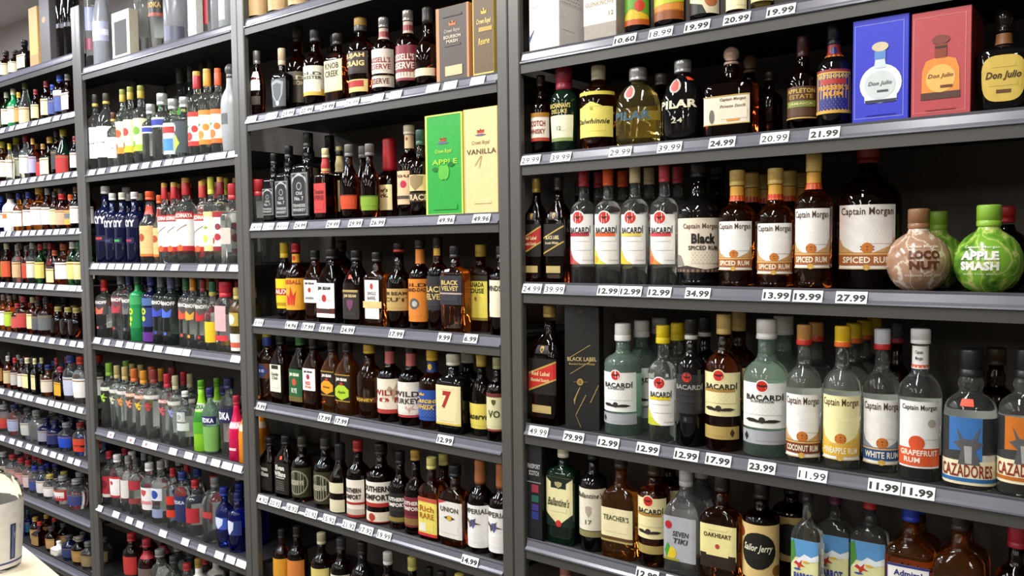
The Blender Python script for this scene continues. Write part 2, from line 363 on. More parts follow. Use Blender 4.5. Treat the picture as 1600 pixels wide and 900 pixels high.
def settle(row, bay, s):                      # neighbours may touch but never run into each other, the cartons or the posts
    bx = [q for q in BOXES if q[:2] == (bay, s)]
    for it in range(90):
        moved = False
        for e in row:
            h = e['D'] / 2; hy = h * K[e['kind']][1]
            for q in bx:
                if e['Yc'] - hy < q[5] + .001 and e['Yc'] + hy > q[4] and e['X'] + h > q[2] - .001 and e['X'] - h < q[3] + .001:
                    moved = True
                    if e['shr'] > .86: e['shr'] *= .98; prep(e)
                    else: e['y'] += .006; prep(e)
        row.sort(key=lambda e: e['X'])
        for i in range(len(row)):
            for k in range(i + 1, len(row)):
                a, c = row[i], row[k]
                gx = c['X'] - a['X']; rx = (a['D'] + c['D']) / 2 + .0012
                if gx > rx: continue
                da, dc = a['D'] * K[a['kind']][1], c['D'] * K[c['kind']][1]
                gy = abs(a['Yc'] - c['Yc']); ry = (da + dc) / 2 + .0012
                rnd = K[a['kind']][:2] == (2, 1) and K[c['kind']][:2] == (2, 1)
                if math.hypot(gx, gy) < rx if rnd else gy < ry:
                    moved = True
                    lo = .78 if bay < 3 else .88
                    if a['shr'] > lo or c['shr'] > lo:
                        for e in (a, c):
                            if e['shr'] > lo: e['shr'] *= .985; prep(e)
                    else:
                        b_ = a if a['Yc'] >= c['Yc'] - .012 else c
                        b_['y'] += .004; prep(b_)
        if not moved: break
    else: print('UNSETTLED', bay, s)
def bottle(e):
    span = e['ybase'] - e['py']; tops = []
    for sp in e['labels']:
        v = (e['ybase'] - sp[1]) / span * e['Htrue'] / e['H'] if sp[1] > 2 else sp[1]
        if v < .68 and sp[2] > 40: tops.append((v, sp[1] > 2))
    bt = None
    if tops and e['kind'] in ('std', 'tall', 'rib', 'slope', 'flat', 'jug', 'flask', 'cone', 'caz'):
        v, px_ = max(tops); b0 = max(q[0] for q in K[e['kind']][2] if q[1] >= .985)
        if v > b0: bt = min(v + .012, .70)
        elif px_ and v < b0 - .07: bt = max(v + .05, .42)
    S = Shape(e['kind'], e['H'], e['D'], bt)
    r = root(e['name'], e['label'], 'bottle', (e['X'], e['Yc'], e['zd']), e.get('group'))
    r.rotation_euler[2] = e['rot'] if e['rot'] is not None else (random.uniform(.14, .30) if K[e['kind']][:2] == (2, 1) else random.uniform(.02, .07) if K[e['kind']][0] > 4 else random.uniform(.04, .12))
    vs, fs = S.body(); mesh('body', vs, fs, glassmat(e['g']), r)
    cz, cr = S.cap; cap = e['cap']; opt = {}
    if isinstance(cap, tuple): cap, opt = cap
    cz = opt.get('z', cz) * S.H; cr = opt.get('r', cr) * S.R; H = S.H
    rn = S.rad(cz) + .0012
    cr = max(cr, rn)
    if opt.get('ball'):
        h = H - cz; prof = [(rn, cz), (rn, cz + .1 * h), (rn * .95, cz + .14 * h)] + [(cr * math.sin(math.radians(a)) + .001, cz + .14 * h + .86 * h * (1 - math.cos(math.radians(a))) / 2) for a in (40, 65, 90, 115, 140, 160)] + [(cr * .2, H)]
    elif opt.get('wax'):
        prof = [(rn + .0006, cz), (rn + .0016, cz + .01), (rn + .001, cz + .4 * (H - cz)), (cr, cz + .75 * (H - cz)), (cr * 1.04, H - .008), (cr, H - .003), (cr * .85, H)]
    else:
        prof = [(cr * .97, cz), (cr, cz + .0015), (cr, cz + .25 * (H - cz)), (cr * .965, cz + .26 * (H - cz)), (cr * .965, cz + .29 * (H - cz)), (cr, cz + .30 * (H - cz)), (cr, H - .004), (cr * .96, H - .001), (cr * .85, H)]
    vs, fs = lathe(prof); co = mesh('cap', vs, fs, paint(cap, opt.get('rough', .38), opt.get('metal', 0), .05), r)
    if opt.get('ring'):
        vs, fs = lathe([(cr + .0004, cz - .0005), (cr + .0007, cz + .001), (cr + .0007, cz + opt.get('rh', .22) * (H - cz)), (cr + .0003, cz + opt.get('rh', .22) * (H - cz) + .0008)]); mesh('cap_ring', vs, fs, paint(opt['ring'], .4), co)
    for i, sp in enumerate(e['labels']):
        z0, z1 = sp[0], sp[1]
        if z0 > 2: z0, z1 = (e['ybase'] - z0) / span * e['Htrue'] / e['H'], (e['ybase'] - z1) / span * e['Htrue'] / e['H']
        z0 = max(.015, z0); z1 = min(.985, z1)
        neck = S.rad((z0 + z1) / 2 * S.H) < .62 * S.R
        sp = (z0, z1) + tuple(sp[2:])
        if neck and z1 * H > cz: 
            if z0 * H > cz:
                continue
            sp = (z0, cz / H - .002) + tuple(sp[2:])
        label_part('neck_label' if neck else 'label', S, sp, r, .0004 + .00035 * i)
    big = [sp for sp in e['labels'] if sp[3] and sp[2] > 36 and sp[0] < sp[1]]
    if e['g'] in 'cGtsy' and e['kind'] not in ('dec',) and e['bay'] > 1:
        bz0, bz1 = (.17, .52)
        vs, fs, uv = S.patch(bz0 * H, bz1 * H, 180, .0006, .70, 1.30, 10, 1); mesh('back_label', vs, fs, paint({'G': 'e6efe6', 'y': 'b9ac70'}.get(e['g'], 'e2e2dc'), .5), r)
    if e.get('sticker'):
        u, v, hx = e['sticker']; z = v * H
        sp = (v, v + .055, 90, hx, ())
        vs, fs, uv = S.patch(z, z + .05 * H, 90, .0016, u - .17, u + .17, 4, 2); mesh('price_sticker', vs, fs, paint(hx, .5), r)
    return r
def copytree(r, loc, label, group):
    q = r.copy(); C.objects.link(q); q.location = loc; q['label'] = label; q['group'] = group
    for ch in r.children:
        c_ = ch.copy(); C.objects.link(c_); c_.parent = q
        for g in ch.children: h_ = g.copy(); C.objects.link(h_); h_.parent = c_
    return q
def box_item(bay, s, pxl, pyt, pxr, depth, faces, label, side=None, elsf=(), y=.012, name='gift_box', turn=0.0, els_side=()):
    zd = deck_z(bay, s) + .0002
    a, c_ = at(pxl, pyt, y), at(pxr, pyt, y); H = a.z - zd; W = c_.x - a.x
    if turn: W = (pxr - pxl) * proj(a)[2] / FPX
    ct, st = math.cos(turn), math.sin(turn)
    r = root(name, label, 'box', (a.x + ct * W / 2, y + st * W / 2, zd)); r.rotation_euler[2] = turn
    xs = [a.x, a.x + ct * W, a.x + ct * W - st * depth, a.x - st * depth]
    BOXES.append((bay, s, a.x if turn else min(xs), max(xs), y, y + ct * depth + st * W))
    vs, fs = bevbox(-W / 2, W / 2, 0, depth, 0, H, .0012); mesh('carton', vs, fs, paint(side or faces, .4), r, False)
    vs = [(-W / 2 + .001, -.0004, .001), (W / 2 - .001, -.0004, .001), (W / 2 - .001, -.0004, H - .001), (-W / 2 + .001, -.0004, H - .001)]
    o = mesh('front_face', vs, [(0, 1, 2, 3)], paint(faces, .45), r, False)
    def place(e, i, o, fx):
        if e[0] == 'b':
            q = [fx(e[1], e[3], i), fx(e[2], e[3], i), fx(e[2], e[4], i), fx(e[1], e[4], i)]; mesh('printed_band', q, [(0, 1, 2, 3)], paint(e[5], .55), o, False)
        elif e[0] == 'f':
            q = [fx(e[1], e[3], i), fx(e[2], e[3], i), fx(e[2], e[4], i), fx(e[1], e[4], i)]; mesh('fine_print', q, [(0, 1, 2, 3)], fineprint(e[5], faces if len(e) < 8 else e[7], e[6]), o, False, [(0, 0), (1, 0), (1, 1), (0, 1)])
        elif e[0] == 't':
            cs, tf = textmesh(e[1], e[8], e[7]); mesh('lettering', [fx(e[2] + x * e[4], e[3] + y_ * e[5], i) for x, y_ in cs], tf, paint(e[6], .4), o, False)
        else:
            pts = e[1] if e[0] == 'p' else [(e[1] + e[3] * H / (W / 2) * math.cos(k * math.pi / 12), e[2] + (e[5] or e[3]) * math.sin(k * math.pi / 12)) for k in range(24)]
            cu = sum(x for x, _ in pts) / len(pts); cv = sum(v for _, v in pts) / len(pts); n = len(pts)
            mesh('emblem', [fx(cu, cv, i)] + [fx(u, v, i) for u, v in pts], [(0, 1 + k, 1 + (k + 1) % n) for k in range(n)], paint(e[2] if e[0] == 'p' else e[4], .35), o, False)
    for i, e in enumerate(elsf): place(e, i, o, lambda u, v, i: (u * W / 2, -.0008 - .00015 * i, v * H))
    if els_side:
        o2 = mesh('side_face', [(W / 2 + .0004, .001, .001), (W / 2 + .0004, depth - .001, .001), (W / 2 + .0004, depth - .001, H - .001), (W / 2 + .0004, .001, H - .001)], [(0, 1, 2, 3)], paint(side or faces, .33), r, False)
        for i, e in enumerate(els_side): place(e, i, o2, lambda u, v, i: (W / 2 + .0008 + .00015 * i, depth / 2 + u * depth / 2, v * H))
    return r
# ------------------------------------------------------------------ rum bay (bay 4)
RED, CRM, WHT, GLD = 'c8281e', 'eadfb2', 'f3f1ec', 'b8923f'
def bac(yb, yt, band=None, paper=WHT, A=74, corner=None, bats=True, ink='1d1d1d', disc=RED, sub=None, extra=()):
    e = [d(-.05, .93, .145, paper), d(-.05, .93, .12, disc), p(sc(BAT, -.05, .93, .2, .05), '3a1512'), t('BACARDÍ', .695, 1.5, .155, ink, .05, 0, .03)]
    if band: e += [b(-.82, .68, .56, .635, band)]
    if sub: e += [t(sub, .59, .9, .05, ink, -.05)]
    if bats: e += [f(-.8, .7, .3, .52, '8a8a86', 4), p(sc(LEAF, -.45, .17, .3, .08), '2a2422'), p(sc(LEAF, .35, .16, .34, .07), '2a2422'), d(-.05, .18, .07, '3a302c'), p(sc(LEAF, .0, .15, .6, .05), '2a2422')]
    else: e += [f(-.75, .65, .46, .53, '77736e', 1), f(-.5, .8, .28, .40, '8a8a86', 2), f(.25, .9, .08, .16, '9a9a96', 2)]
    if corner: e += [p([(-1, .0), (.1, .0), (-.35, .10), (-1, .38)], corner[0]), d(-.72, .09, .075, corner[1])]
    return [L(yb, yt, A, paper, *e)] + list(extra)
def capm(yb, yt, band, flavor, A=70, wave='c9a06a', tint=None, A2=None):
    e = ([b(-1, 1, .22, 1, tint)] if tint else []) + [t('Captain Morgan', .885, 1.78, .15, '4a2e18', 0, 0, .012), p([(.15, .25), (1, .25), (1, .52), (.75, .36)], wave), p([(-1, .25), (-.35, .25), (-.8, .36), (-1, .50)], wave),
         f(-.1, .85, .40, .62, 'aab4d8', 4, tint or WHT), d(.02, .33, .085, 'c9762a'), b(-.2, .24, .30, .315, '5a2d12'), b(-.2, .24, .345, .36, '5a2d12'),
         b(-1, 1, .06, .26, band), b(-1, 1, .225, .25, 'd9b26a'), t(flavor, .145, 1.6, .10, 'f6ecd2', 0, 0, .03), d(.0, .03, .05, 'd3a545', .045), b(-1, 1, .0, .022, 'd8c6a0')]
    return [L(yb, yt, A, WHT, *e)]
NR = 'rum_bottle'
# top shelf
for px, w_, lab, hx in ((998, 41, 'black glass bottle with yellow and green label', 'd8b52a'), (1049, 49, 'black glass bottle with orange and gold label', 'd2852c'), (1104, 47, 'black glass bottle, cream label, copper disc', 'd9cfae')):
    I(4, 0, px - 2, -118, 'std', 'k', '1a1a1a', [L(.09, .5, 74, hx, *([p([(-1, .5), (-.4, .9), (.5, .6), (1, .85), (1, .2), (-.2, .35), (-1, .15)], '5f9a2c'), d(-.3, .72, .1, '6a3f96'), d(.35, .4, .12, 'c23a22'), b(-1, 1, 0, .12, 'b5541c')] if hx == 'd8b52a' else [p([(-1, .5), (-.2, .8), (.6, .55), (1, .8), (1, .4), (-1, .3)], 'b8c02c'), b(-1, 1, 0, .2, '8a4a1a'), f(-.7, .7, .22, .34, '3a2412', 2)] if hx == 'd2852c' else [f(-.8, .4, .5, .9, '6a665c', 5), d(.45, .32, .16, 'b0673a'), p([(-1, .0), (.2, .0), (.0, .2), (-1, .34)], '1a1715')]))], w=w_, look=lab, name=NR)
I(4, 0, 1152, -110, 'std', 'm', '222222', [L(.08, .3, 70, CRM, f(-.8, .8, .2, .8, '6a665c', 4))], w=34, look='dark brown bottle with low cream label', name=NR)
I(4, 0, 1192, -118, 'std', 'y', '222222', [L(.12, .5, 70, 'c9c08a', f(-.8, .8, .2, .8, '6a665c', 4))], w=36, look='olive bottle with pale label at shelf edge', name=NR)
I(4, 0, 1290, -150, 'std', 'm', '222222', [L(.12, .5, 70, CRM)], w=50, look='tall brown bottle standing alone', name=NR)
# second shelf
I(4, 1, 845, 118, 'std', 'm', '2a1512', [L(222, 178, 76, 'e8ded0', t('SCOTCH', .62, 1.3, .2, '8d1f1c', 0, 0, .03), t('WHISKY', .34, 1.3, .17, '8d1f1c', 0, 0, .03), b(-1, 1, .85, 1, 'a8741e'), b(-1, 1, 0, .12, 'b03a22'))], w=32, look='slim brown bottle, red lettering on white label', name='scotch_bottle')
I(4, 1, 881, 106, 'flask', 'E', ('8e2438', dict(z=.74)), [L(222, 182, 66, 'e3e2c4', f(-.6, .6, .4, .75, '6c6a50', 3), t('12', .5, .3, .16, '5a5a40'), b(-1, 1, 0, .13, '8aa05a')), L(180, 162, 66, None, t('BUCHANAN\'S', .72, 1.5, .42, 'd9c36a', 0, 0, .03), t('DELUXE', .22, 1.1, .36, 'd9c36a'))], w=45, look='dark green bottle, wine red cap', name='scotch_bottle')
I(4, 1, 935, 103, 'std', 'a', ('d6cbb0', dict(z=.83, r=.38)), [L(217, 170, 72, 'e9da6a', t('Dalwhinnie', .52, 1.6, .17, '3c3418', 0, .35), f(-.6, .6, .2, .4, 'a39644', 3), p([(-.5, 1), (0, 1.16), (.5, 1)], 'e9da6a'), d(0, .93, .05, 'b39a2a')), L(.635, .675, 80, 'd9c84a')], w=58, look='whisky bottle, bright yellow label, cork top', name='scotch_bottle')
I(4, 1, 997, 107, 'dome', 'y', ('c9c9c9', dict(metal=.6, rough=.25, z=.84, r=.40)), [L(.60, .76, 30, None, d(-.3, .5, .55, 'b8b4ae'), d(-.3, .5, .40, 'c9564c')), L(188, 172, 62, None, t('PILAR', .5, 1.6, .8, '2d5870', 0, 0, .03))], w=70, look='olive yellow canteen bottle with blue lettering', name=NR)
I(4, 1, 1067, 95, 'dome', 'k', ('c2c2c2', dict(metal=.6, rough=.25, z=.85, r=.42)), [L(.60, .76, 30, None, d(-.3, .5, .55, 'a8a29c'), d(-.3, .5, .40, 'c0463c')), L(173, 158, 66, None, t('PILAR', .5, 1.7, .85, 'd9d3b4', 0, 0, .04)), L(200, 185, 40, None, t('24', .62, .8, .5, 'b9b49a'))], w=64, look='black canteen bottle with orange price sticker', name=NR, sticker=(.62, .74, 'ee4a30'))
I(4, 1, 1033, 115, 'dome', 'm', ('a8a8a8', dict(metal=.5, rough=.3)), [], w=50, y=.135, look='brown canteen bottle set back between canteen bottles', name=NR)
I(4, 1, 1143, 73, 'dec', 'm', ('b89a88', dict(ball=1, z=.80, r=.28, rough=.2)), [L(197, 152, 78, 'ded3bd', t('Captain Morgan', .84, 1.1, .13, '5a4632', .3, .25), t('Private Stock', .62, 1.1, .10, '6a5642', .3, .3), f(-.2, .9, .18, .5, '8a7a62', 4), d(-.6, .3, .10, '6a6258', .24), b(.05, .6, .10, .17, 'cf8a3a'), b(-1, 1, 0, .03, 'b8963f'), b(-1, 1, .97, 1, 'b8963f'))], w=78, look='wide dark rum decanter with cream panel label', name=NR)
I(4, 1, 1172, 86, 'dec', 'm', ('9a7a58', dict(ball=1, z=.80, r=.28)), [], w=66, y=.16, look='second wide dark decanter, set back', name=NR)
I(4, 1, 1203, 112, 'std', 'm', '2a1a14', [], w=40, y=.10, look='plain brown bottle set back beside decanter', name=NR)
I(4, 1, 1255, 56, 'std', 'm', ('3a1512', dict(z=.78)), [L(188, 138, 76, '54351f', t('APPLETON', .86, 1.5, .14, 'c8a452', 0, 0, .03), t('ESTATE', .68, 1.2, .13, 'b8923f'), b(-.8, .8, .36, .55, '7a8a3a'), t('JAMAICA', .45, 1.2, .1, 'd9c88a'), f(-.8, .8, .08, .3, 'c8a452', 3), b(-1, 1, 0, .04, 'c8a452'))], w=53, look='brown rum bottle, gold and green label', name=NR)
I(4, 1, 1304, 38, 'std', 'k', ('17141c', dict(z=.80)), [L(180, 112, 74, '8d2b30', b(-.94, .94, .03, .94, 'd4a73e'), b(-.88, .88, .06, .90, '2b2d78'), t('BRITISH NAVY', .84, 1.5, .085, 'e3c26a', 0, 0, .03), t('PUSSER\'S', .58, 1.5, .11, 'e8a23e', 0, 0, .04), t('RUM', .44, .9, .10, 'e8a23e', 0, 0, .04), b(-.6, .6, .66, .78, 'b33a30'), f(-.7, .7, .1, .34, 'b9bfe0', 4, '2b2d78'), b(-1, 1, 0, .07, 'd4a73e')), L(.68, .80, 180, '8f2a2a', d(0, .5, .3, '27306f'), b(-1, 1, 0, .14, 'd4922e'))], w=58, look='black bottle with arched navy and gold label', name=NR)
I(4, 1, 1570, 12, 'don', 'k', ('15120f', dict(ball=1, z=.76, r=.34, rough=.12)), [L(.15, .58, 62, None, p([(.92 * math.copysign(abs(math.cos(k * math.pi / 16)) ** .6, math.cos(k * math.pi / 16)), .5 + .5 * math.copysign(abs(math.sin(k * math.pi / 16)) ** .6, math.sin(k * math.pi / 16))) for k in range(32)], 'd9bc55'), t('Don Julio', .55, 1.5, .2, '4a2f14', 0, .3, .03), b(-.3, .35, .18, .26, '6a4524'), f(-.6, .6, .34, .42, '9a7c34', 1, 'd9bc55'), f(-.5, .5, .74, .84, '9a7c34', 1, 'd9bc55')), L(.65, .75, 180, '8a5a34')], w=88, look='squat black tequila bottle with round gold label', name='tequila_bottle')
# third shelf
def jwl(yb, yt, col, txt):
    return [L(yb, yt, 78, '16110d', p([(-1, .05), (1, .42), (1, .95), (-1, .58)], 'b89a4a'), p([(-1, .10), (1, .47), (1, .90), (-1, .53)], col), t(txt[0], .58, 1.3, .12, 'e6d6a0', -.05, .1, .02), t(txt[1], .40, 1.3, .10, 'e6d6a0', -.1, .1, .02)), L(.60, .67, 30, '1a120c', p(sc(SHIELD, 0, .5, .3, .42), 'c0993f')), L(.10, .165, 42, 'b9a468', f(-.7, .7, .2, .8, '6a5a30', 2))]
I(4, 2, 838, 279, 'jw', 'm', ('b89a4c', dict(z=.865, rough=.3, metal=.3)), jwl(386, 336, 'a3201d', ('Red Label', 'Blended Scotch')), w=36, look='square dark bottle, slanting red label, gold cap', name='scotch_bottle')
I(4, 2, 873, 277, 'jw', 'm', ('2a241c', dict(z=.875, rough=.3)), jwl(384, 334, '17120e', ('BLACK LABEL', 'Scotch Whisky')), w=39, look='square dark bottle with slanting black label', name='scotch_bottle')
I(4, 2, 903, 284, 'jw', 'm', ('3a2c1a', dict(rough=.3)), [], w=30, y=.14, look='dark square bottle set back beside black-label bottle', name='scotch_bottle')
for px, py, w_, cap, band, cor, lk in ((912, 266, 42, 'a02a34', 'b0303a', ('c05a50', 'b03038'), 'dark red'), (950, 264, 42, 'e2571f', 'e5602a', ('c9d24a', 'ee9a2a'), 'orange'), (992, 259, 43, 'd8c99a', 'e2c95a', ('d8c23a', 'f0c22e'), 'cream'), (1038, 257, 45, 'c9454e', 'd0424a', ('d98a3a', 'd0503c'), 'pink')):
    I(4, 2, px, py, 'tall', 'c', (cap, dict(z=.855, r=.40)), bac(412, 335, band, WHT, 66, cor, False), w=w_, look='clear rum bottle, white label, %s cap' % lk, name=NR, nb=1)
I(4, 2, 1092, 252, 'rib', 'k', ('121112', dict(z=.87)), [L(424, 341, 84, 'e3d9c4', t('Captain Morgan', .84, 1.2, .12, '6a4a3a', .25, 0, .02), t('Black', .62, .8, .19, '26201c', .35, 0, .05), t('SPICED RUM', .45, 1.0, .08, '3a302a', .35, 0, .03), f(-.05, .9, .16, .38, 'a89e8c', 5), p([(-1, .0), (1, .0), (1, .09), (.4, .05), (-.2, .12), (-1, .07)], '3a3430'), b(-1, 1, 0, .05, '8a6a5a'), p([(-.9, .12), (-.3, .12), (-.45, .3), (-.8, .34)], '8d877c'))], w=68, look='black glass rum bottle with wide cream label', name=NR, nb=1)
for px, py, w_, yb, yt in ((1152, 266, 56, 421, 346), (1212, 263, 58, 427, 349), (1272, 240, 62, 418, 326)):
    I(4, 2, px, py, 'rib', 'a', ('c9ab5e', dict(z=.865, rough=.4)), capm(yb, yt, 'a8602f', 'SPICED RUM', 62) + [L(.735, .86, 180, 'd9a23a', b(-1, 1, 0, .38, 'cf3a24'))], w=w_, look={1152: 'amber spiced rum bottle beside the black one', 1212: 'amber spiced rum bottle between two alike', 1272: 'taller amber spiced rum bottle beside the big jug'}[px], name=NR, nb=2 if px < 1270 else 1)
I(4, 2, 1357, 226, 'jug', 'm', ('8a1d1a', dict(z=.87)), capm(419, 321, 'a8602f', 'SPICED RUM', 52), w=114, look='big dark rum jug with white label', name=NR)
I(4, 2, 1436, 326, 'globe', 'N', ('8d6445', dict(z=.755, r=.33)), [L(.14, .56, 60, None, t('LOCO', .72, .95, .25, '5a3018', .15, 0, .06), t('NUT', .42, .9, .25, '5a3018', .15, 0, .06), t('coconut rum shot', .14, 1.2, .08, 'e6dccb', .15), t('Captain Morgan', .95, 1.1, .10, 'e6dccb', .1))], w=106, look='round coconut shaped bottle with brown cap', name=NR)
I(4, 2, 1466, 330, 'globe', 'J', ('86b03a', dict(z=.755, r=.33)), [], w=94, y=.125, look='round green bottle behind the coconut bottle', name=NR)
I(4, 2, 1546, 320, 'globe', 'J', ('8cba3a', dict(z=.755, r=.36)), [L(.14, .56, 60, None, t('APPLE', .68, 1.1, .24, 'f0f0e4', -.35, 0, .06), t('SMASH', .40, 1.1, .24, 'f0f0e4', -.35, 0, .06), t('apple rum shot', .18, 1.0, .07, 'e0e8c8', -.35), t('Captain Morgan', .90, 1.1, .09, 'dfe8c8', -.3))], w=112, look='round apple shaped green bottle with green cap', name=NR)
I(4, 2, 1572, 322, 'globe', 'k', ('a81f1f', dict(z=.80, r=.3)), [], w=92, y=.135, look='black round bottle with red cap, set back', name=NR)
# fourth shelf
I(4, 3, 859, 477, 'jw', 'm', ('c2a35a', dict(z=.90, rough=.3, metal=.3)), jwl(600, 545, 'c02822', ('Red Label', 'Blended Scotch')), w=54, look='big square dark bottle with slanting red label', name='scotch_bottle')
SUP = lambda: [L(.10, .165, 66, 'a9abb0', p(sc(DIAM, -.7, .5, .12, .34), '26262a'), f(-.3, .8, .25, .75, '7e8086', 2))]
I(4, 3, 973, 505, 'tall', 'G', ('f0efec', dict(z=.845, r=.43, ring='f0efec', rh=.30)), bac(638, 578, None, 'eef0ea', 64, sub='SUPERIOR') + [L(.105, .20, 66, 'a9abb0', p(sc(DIAM, -.7, .5, .12, .34), '26262a'), f(-.3, .8, .25, .75, '7e8086', 2))], w=58, look='pale green rum bottle with white cap, smaller', name=NR, nb=2)
I(4, 3, 1036, 508, 'tall', 'c', ('e2c81a', dict(z=.845, r=.46, ring='e2c81a', rh=.3)), bac(660, 590, 'ecd32a', WHT, 58, ('c8cf3a', 'b9c42e'), False), w=48, look='clear rum bottle with yellow cap and lemon label', name=NR, nb=2)
I(4, 3, 1080, 498, 'tall', 'k', ('1c1b1b', dict(z=.84, r=.42, ring='b9b6b2', rh=.18)), bac(642, 582, None, '28272a', 76, ink='9a9894', bats=False) + [L(.19, .24, 20, '141314', p(sc(DIAM, -.4, .5, .3, .45), '4a484a'))], w=50, look='black rum bottle with dark grey label', name=NR, nb=1)
I(4, 3, 1131, 490, 'std', 'a', ('c9ab66', dict(z=.85, r=.40)), bac(645, 578, 'a9803a', 'e9dfa8', 72) + [L(.09, .185, 66, 'b39a58', p(sc(DIAM, .6, .5, .12, .34), '3a2c18'), f(-.8, .3, .25, .75, '8a7440', 2))], w=62, look='gold rum bottle with cream label', name=NR, nb=1)
I(4, 3, 1198, 498, 'std', 'G', ('efeeea', dict(z=.855, r=.44, ring='d8d8d4', rh=.12)), bac(662, 593, None, 'f0f1ec', 66, sub='SUPERIOR') + [L(.10, .20, 66, 'a9abb0', p(sc(DIAM, -.7, .5, .12, .34), '26262a'), f(-.3, .8, .25, .75, '7e8086', 2))], w=80, look='pale green rum bottle with white cap, biggest', name=NR, nb=1)
I(4, 3, 1257, 507, 'std', 'c', ('c08c4a', dict(z=.855, ring='c03024', rh=.24)), capm(708, 612, '7a3a20', 'COCONUT RUM', 66), w=60, look='clear rum bottle, tan cap, brown band label', name=NR, nb=1)
I(4, 3, 1317, 509, 'std', 'c', ('ecc41c', dict(z=.855, ring='e0641e', rh=.22)), capm(712, 614, 'e0b42a', 'PINEAPPLE RUM', 66, 'ddb84a', 'f3ecb0'), w=62, look='clear rum bottle, yellow cap, pineapple label', name=NR, nb=4)
I(4, 3, 1379, 513, 'std', 'c', ('dfe3ea', dict(z=.855, ring='c8242c', rh=.24)), capm(719, 620, '2a5088', 'WHITE RUM', 66, '8f98a8'), w=64, look='clear rum bottle, white cap, blue band label', name=NR)
I(4, 3, 1402, 503, 'std', 'm', ('3c3c3e', dict(z=.855, ring='9a1f26', rh=.2)), [], w=50, y=.12, look='dark bottle, red ring, set back', name=NR)
I(4, 3, 1439, 513, 'std', 'c', ('f1f0ee', dict(z=.90, r=.46)), [L(724, 622, 60, 'f0efeb', t('Captain Morgan', .90, 1.6, .10, '3a3633', 0, 0, .02), d(.55, .68, .06, 'b9b2a2'), f(0, .9, .44, .54, 'a9b8d0', 2), d(-.1, .38, .11, 'd9542a'), b(-1, 1, .03, .30, 'd9582a'), t('GRAPEFRUIT', .23, 1.7, .085, 'f5e9dc', 0, 0, .03), t('RUM', .12, .7, .08, 'f5e9dc', -.3, 0, .03)), L(.735, .885, 180, 'eeece8', t('Captain', .72, .28, .2, '3a3633', -.05), t('Morgan', .45, .28, .2, '3a3633', -.05), b(-1, 1, .05, .18, 'd8623a'))], w=72, look='clear rum bottle, white neck band, orange label', name=NR)
for px, bg, st, nm in ((1518, '3a72b4', '2a6aa8', 'blue'), (1606, 'c9701e', 'b8661e', 'orange')):
    stag = [(-.28, .30), (-.2, .52), (-.42, .62), (-.24, .66), (-.34, .86), (-.14, .68), (.12, .68), (.34, .88), (.24, .66), (.42, .62), (.2, .52), (.34, .30)]
    I(4, 3, px, 545, 'caz', 'c', ('1d1d20', dict(z=.80, r=.44)), [L(750, 647, 74, 'cfccc0', b(-1, 1, .0, .36, 'ebe2bd'), b(-.55, .38, .36, 1, bg), b(-1, -.55, .36, 1, '2c2e2d'), b(.38, 1, .46, 1, '33363a'), p([(-1, .36), (.35, .36), (.1, .52), (-.5, .50), (-1, .44)], '3a3a3a'), p(stag, '5a5a5c'), p([(-.08, .32), (-.12, .58), (.1, .58), (.1, .32)], 'a9a9a6'), t('CAZADORES', .21, 1.5, .19, '8a2a1e', -.06, 0, .02), b(-1, 1, .045, .10, st))], w=80, look='clear tequila bottle with %s stag label' % nm, name='tequila_bottle', sticker=(-.05, .60, 'ee5030') if nm == 'blue' else None)
I(4, 3, 1557, 543, 'caz', 'm', ('3a2a1c', dict(z=.86, r=.5)), [], w=56, y=.2, look='dark bottle between both stag bottles', name='tequila_bottle')
# fifth shelf
I(4, 4, 880, 691, 'flat', 'E', ('e6e0c8', dict(z=.855, r=.36)), [L(818, 742, 84, 'e3dca6', p([(-1, 1), (1, 1), (1, .99), (0, .76), (-1, .99)], '0d2015'), p([(-1, 0), (1, 0), (1, .28), (0, .02), (-1, .28)], '0d2015'), t('Ballantine\'s', .50, 1.6, .17, '3a3a2a', 0, .35), f(-.6, .6, .30, .40, 'b0a878', 2), d(0, .06, .07, 'c0322c')), L(.56, .63, 34, '16271c', p(sc(SHIELD, 0, .5, .5, .45), 'a39a6a'))], w=58, look='flat dark green bottle with cream shield label', name='scotch_bottle')
I(4, 4, 927, 694, 'std', 'k', ('1a1a1a', dict(z=.86)), [L(822, 758, 78, 'e4dfc8', t('Ballantine\'s', .84, 1.5, .13, '3a3a2a', 0, .35), p(sc(SHIELD, 0, .45, .18, .14), 'b3a294'), t('17', .20, .35, .11, '5a5a52')), L(832, 823, 78, '8a8458')], w=46, look='black round bottle with aged cream label', name='scotch_bottle')
I(4, 4, 970, 707, 'flat', 'o', ('2a2018', dict(z=.86)), [L(842, 790, 76, 'e6dcae', t('TEACHER\'S', .72, 1.6, .16, '3a3a20', 0, 0, .02), f(-.7, .7, .3, .5, 'b3a878', 2), b(-1, 1, 0, .06, 'a89a5a')), L(.17, .21, 76, '5a3a1a')], w=62, look='orange whisky bottle with cream label', name='scotch_bottle')
I(4, 4, 1022, 719, 'std', 'a', ('3a2a1a', dict(z=.86)), bac(834, 772, 'a9803a', 'e9dfa8', 66) + [L(.13, .21, 62, 'a89452')], w=54, look='gold rum bottle, cream label, below price rail', name=NR, nb=1)
I(4, 4, 1072, 731, 'jw', 's', ('c2c4c4', dict(z=.83, rough=.3)), [L(868, 800, 74, 'a9abb0', t('SEVEN', .62, 1.0, .12, '3a3a40', .1, .2, .03), t('TIKI', .46, .9, .12, '3a3a40', .1, .2, .03), d(-.65, .80, .09, 'b0242c'), d(-.5, .17, .14, 'dfc02e'), p([(-.9, .2), (-.7, .4), (-.55, .3), (-.75, .05)], '3f9a3a'), b(-1, 0, .0, .05, '9a9a2c'))], w=60, look='clear square bottle with silver fruit label', name=NR, nb=1)
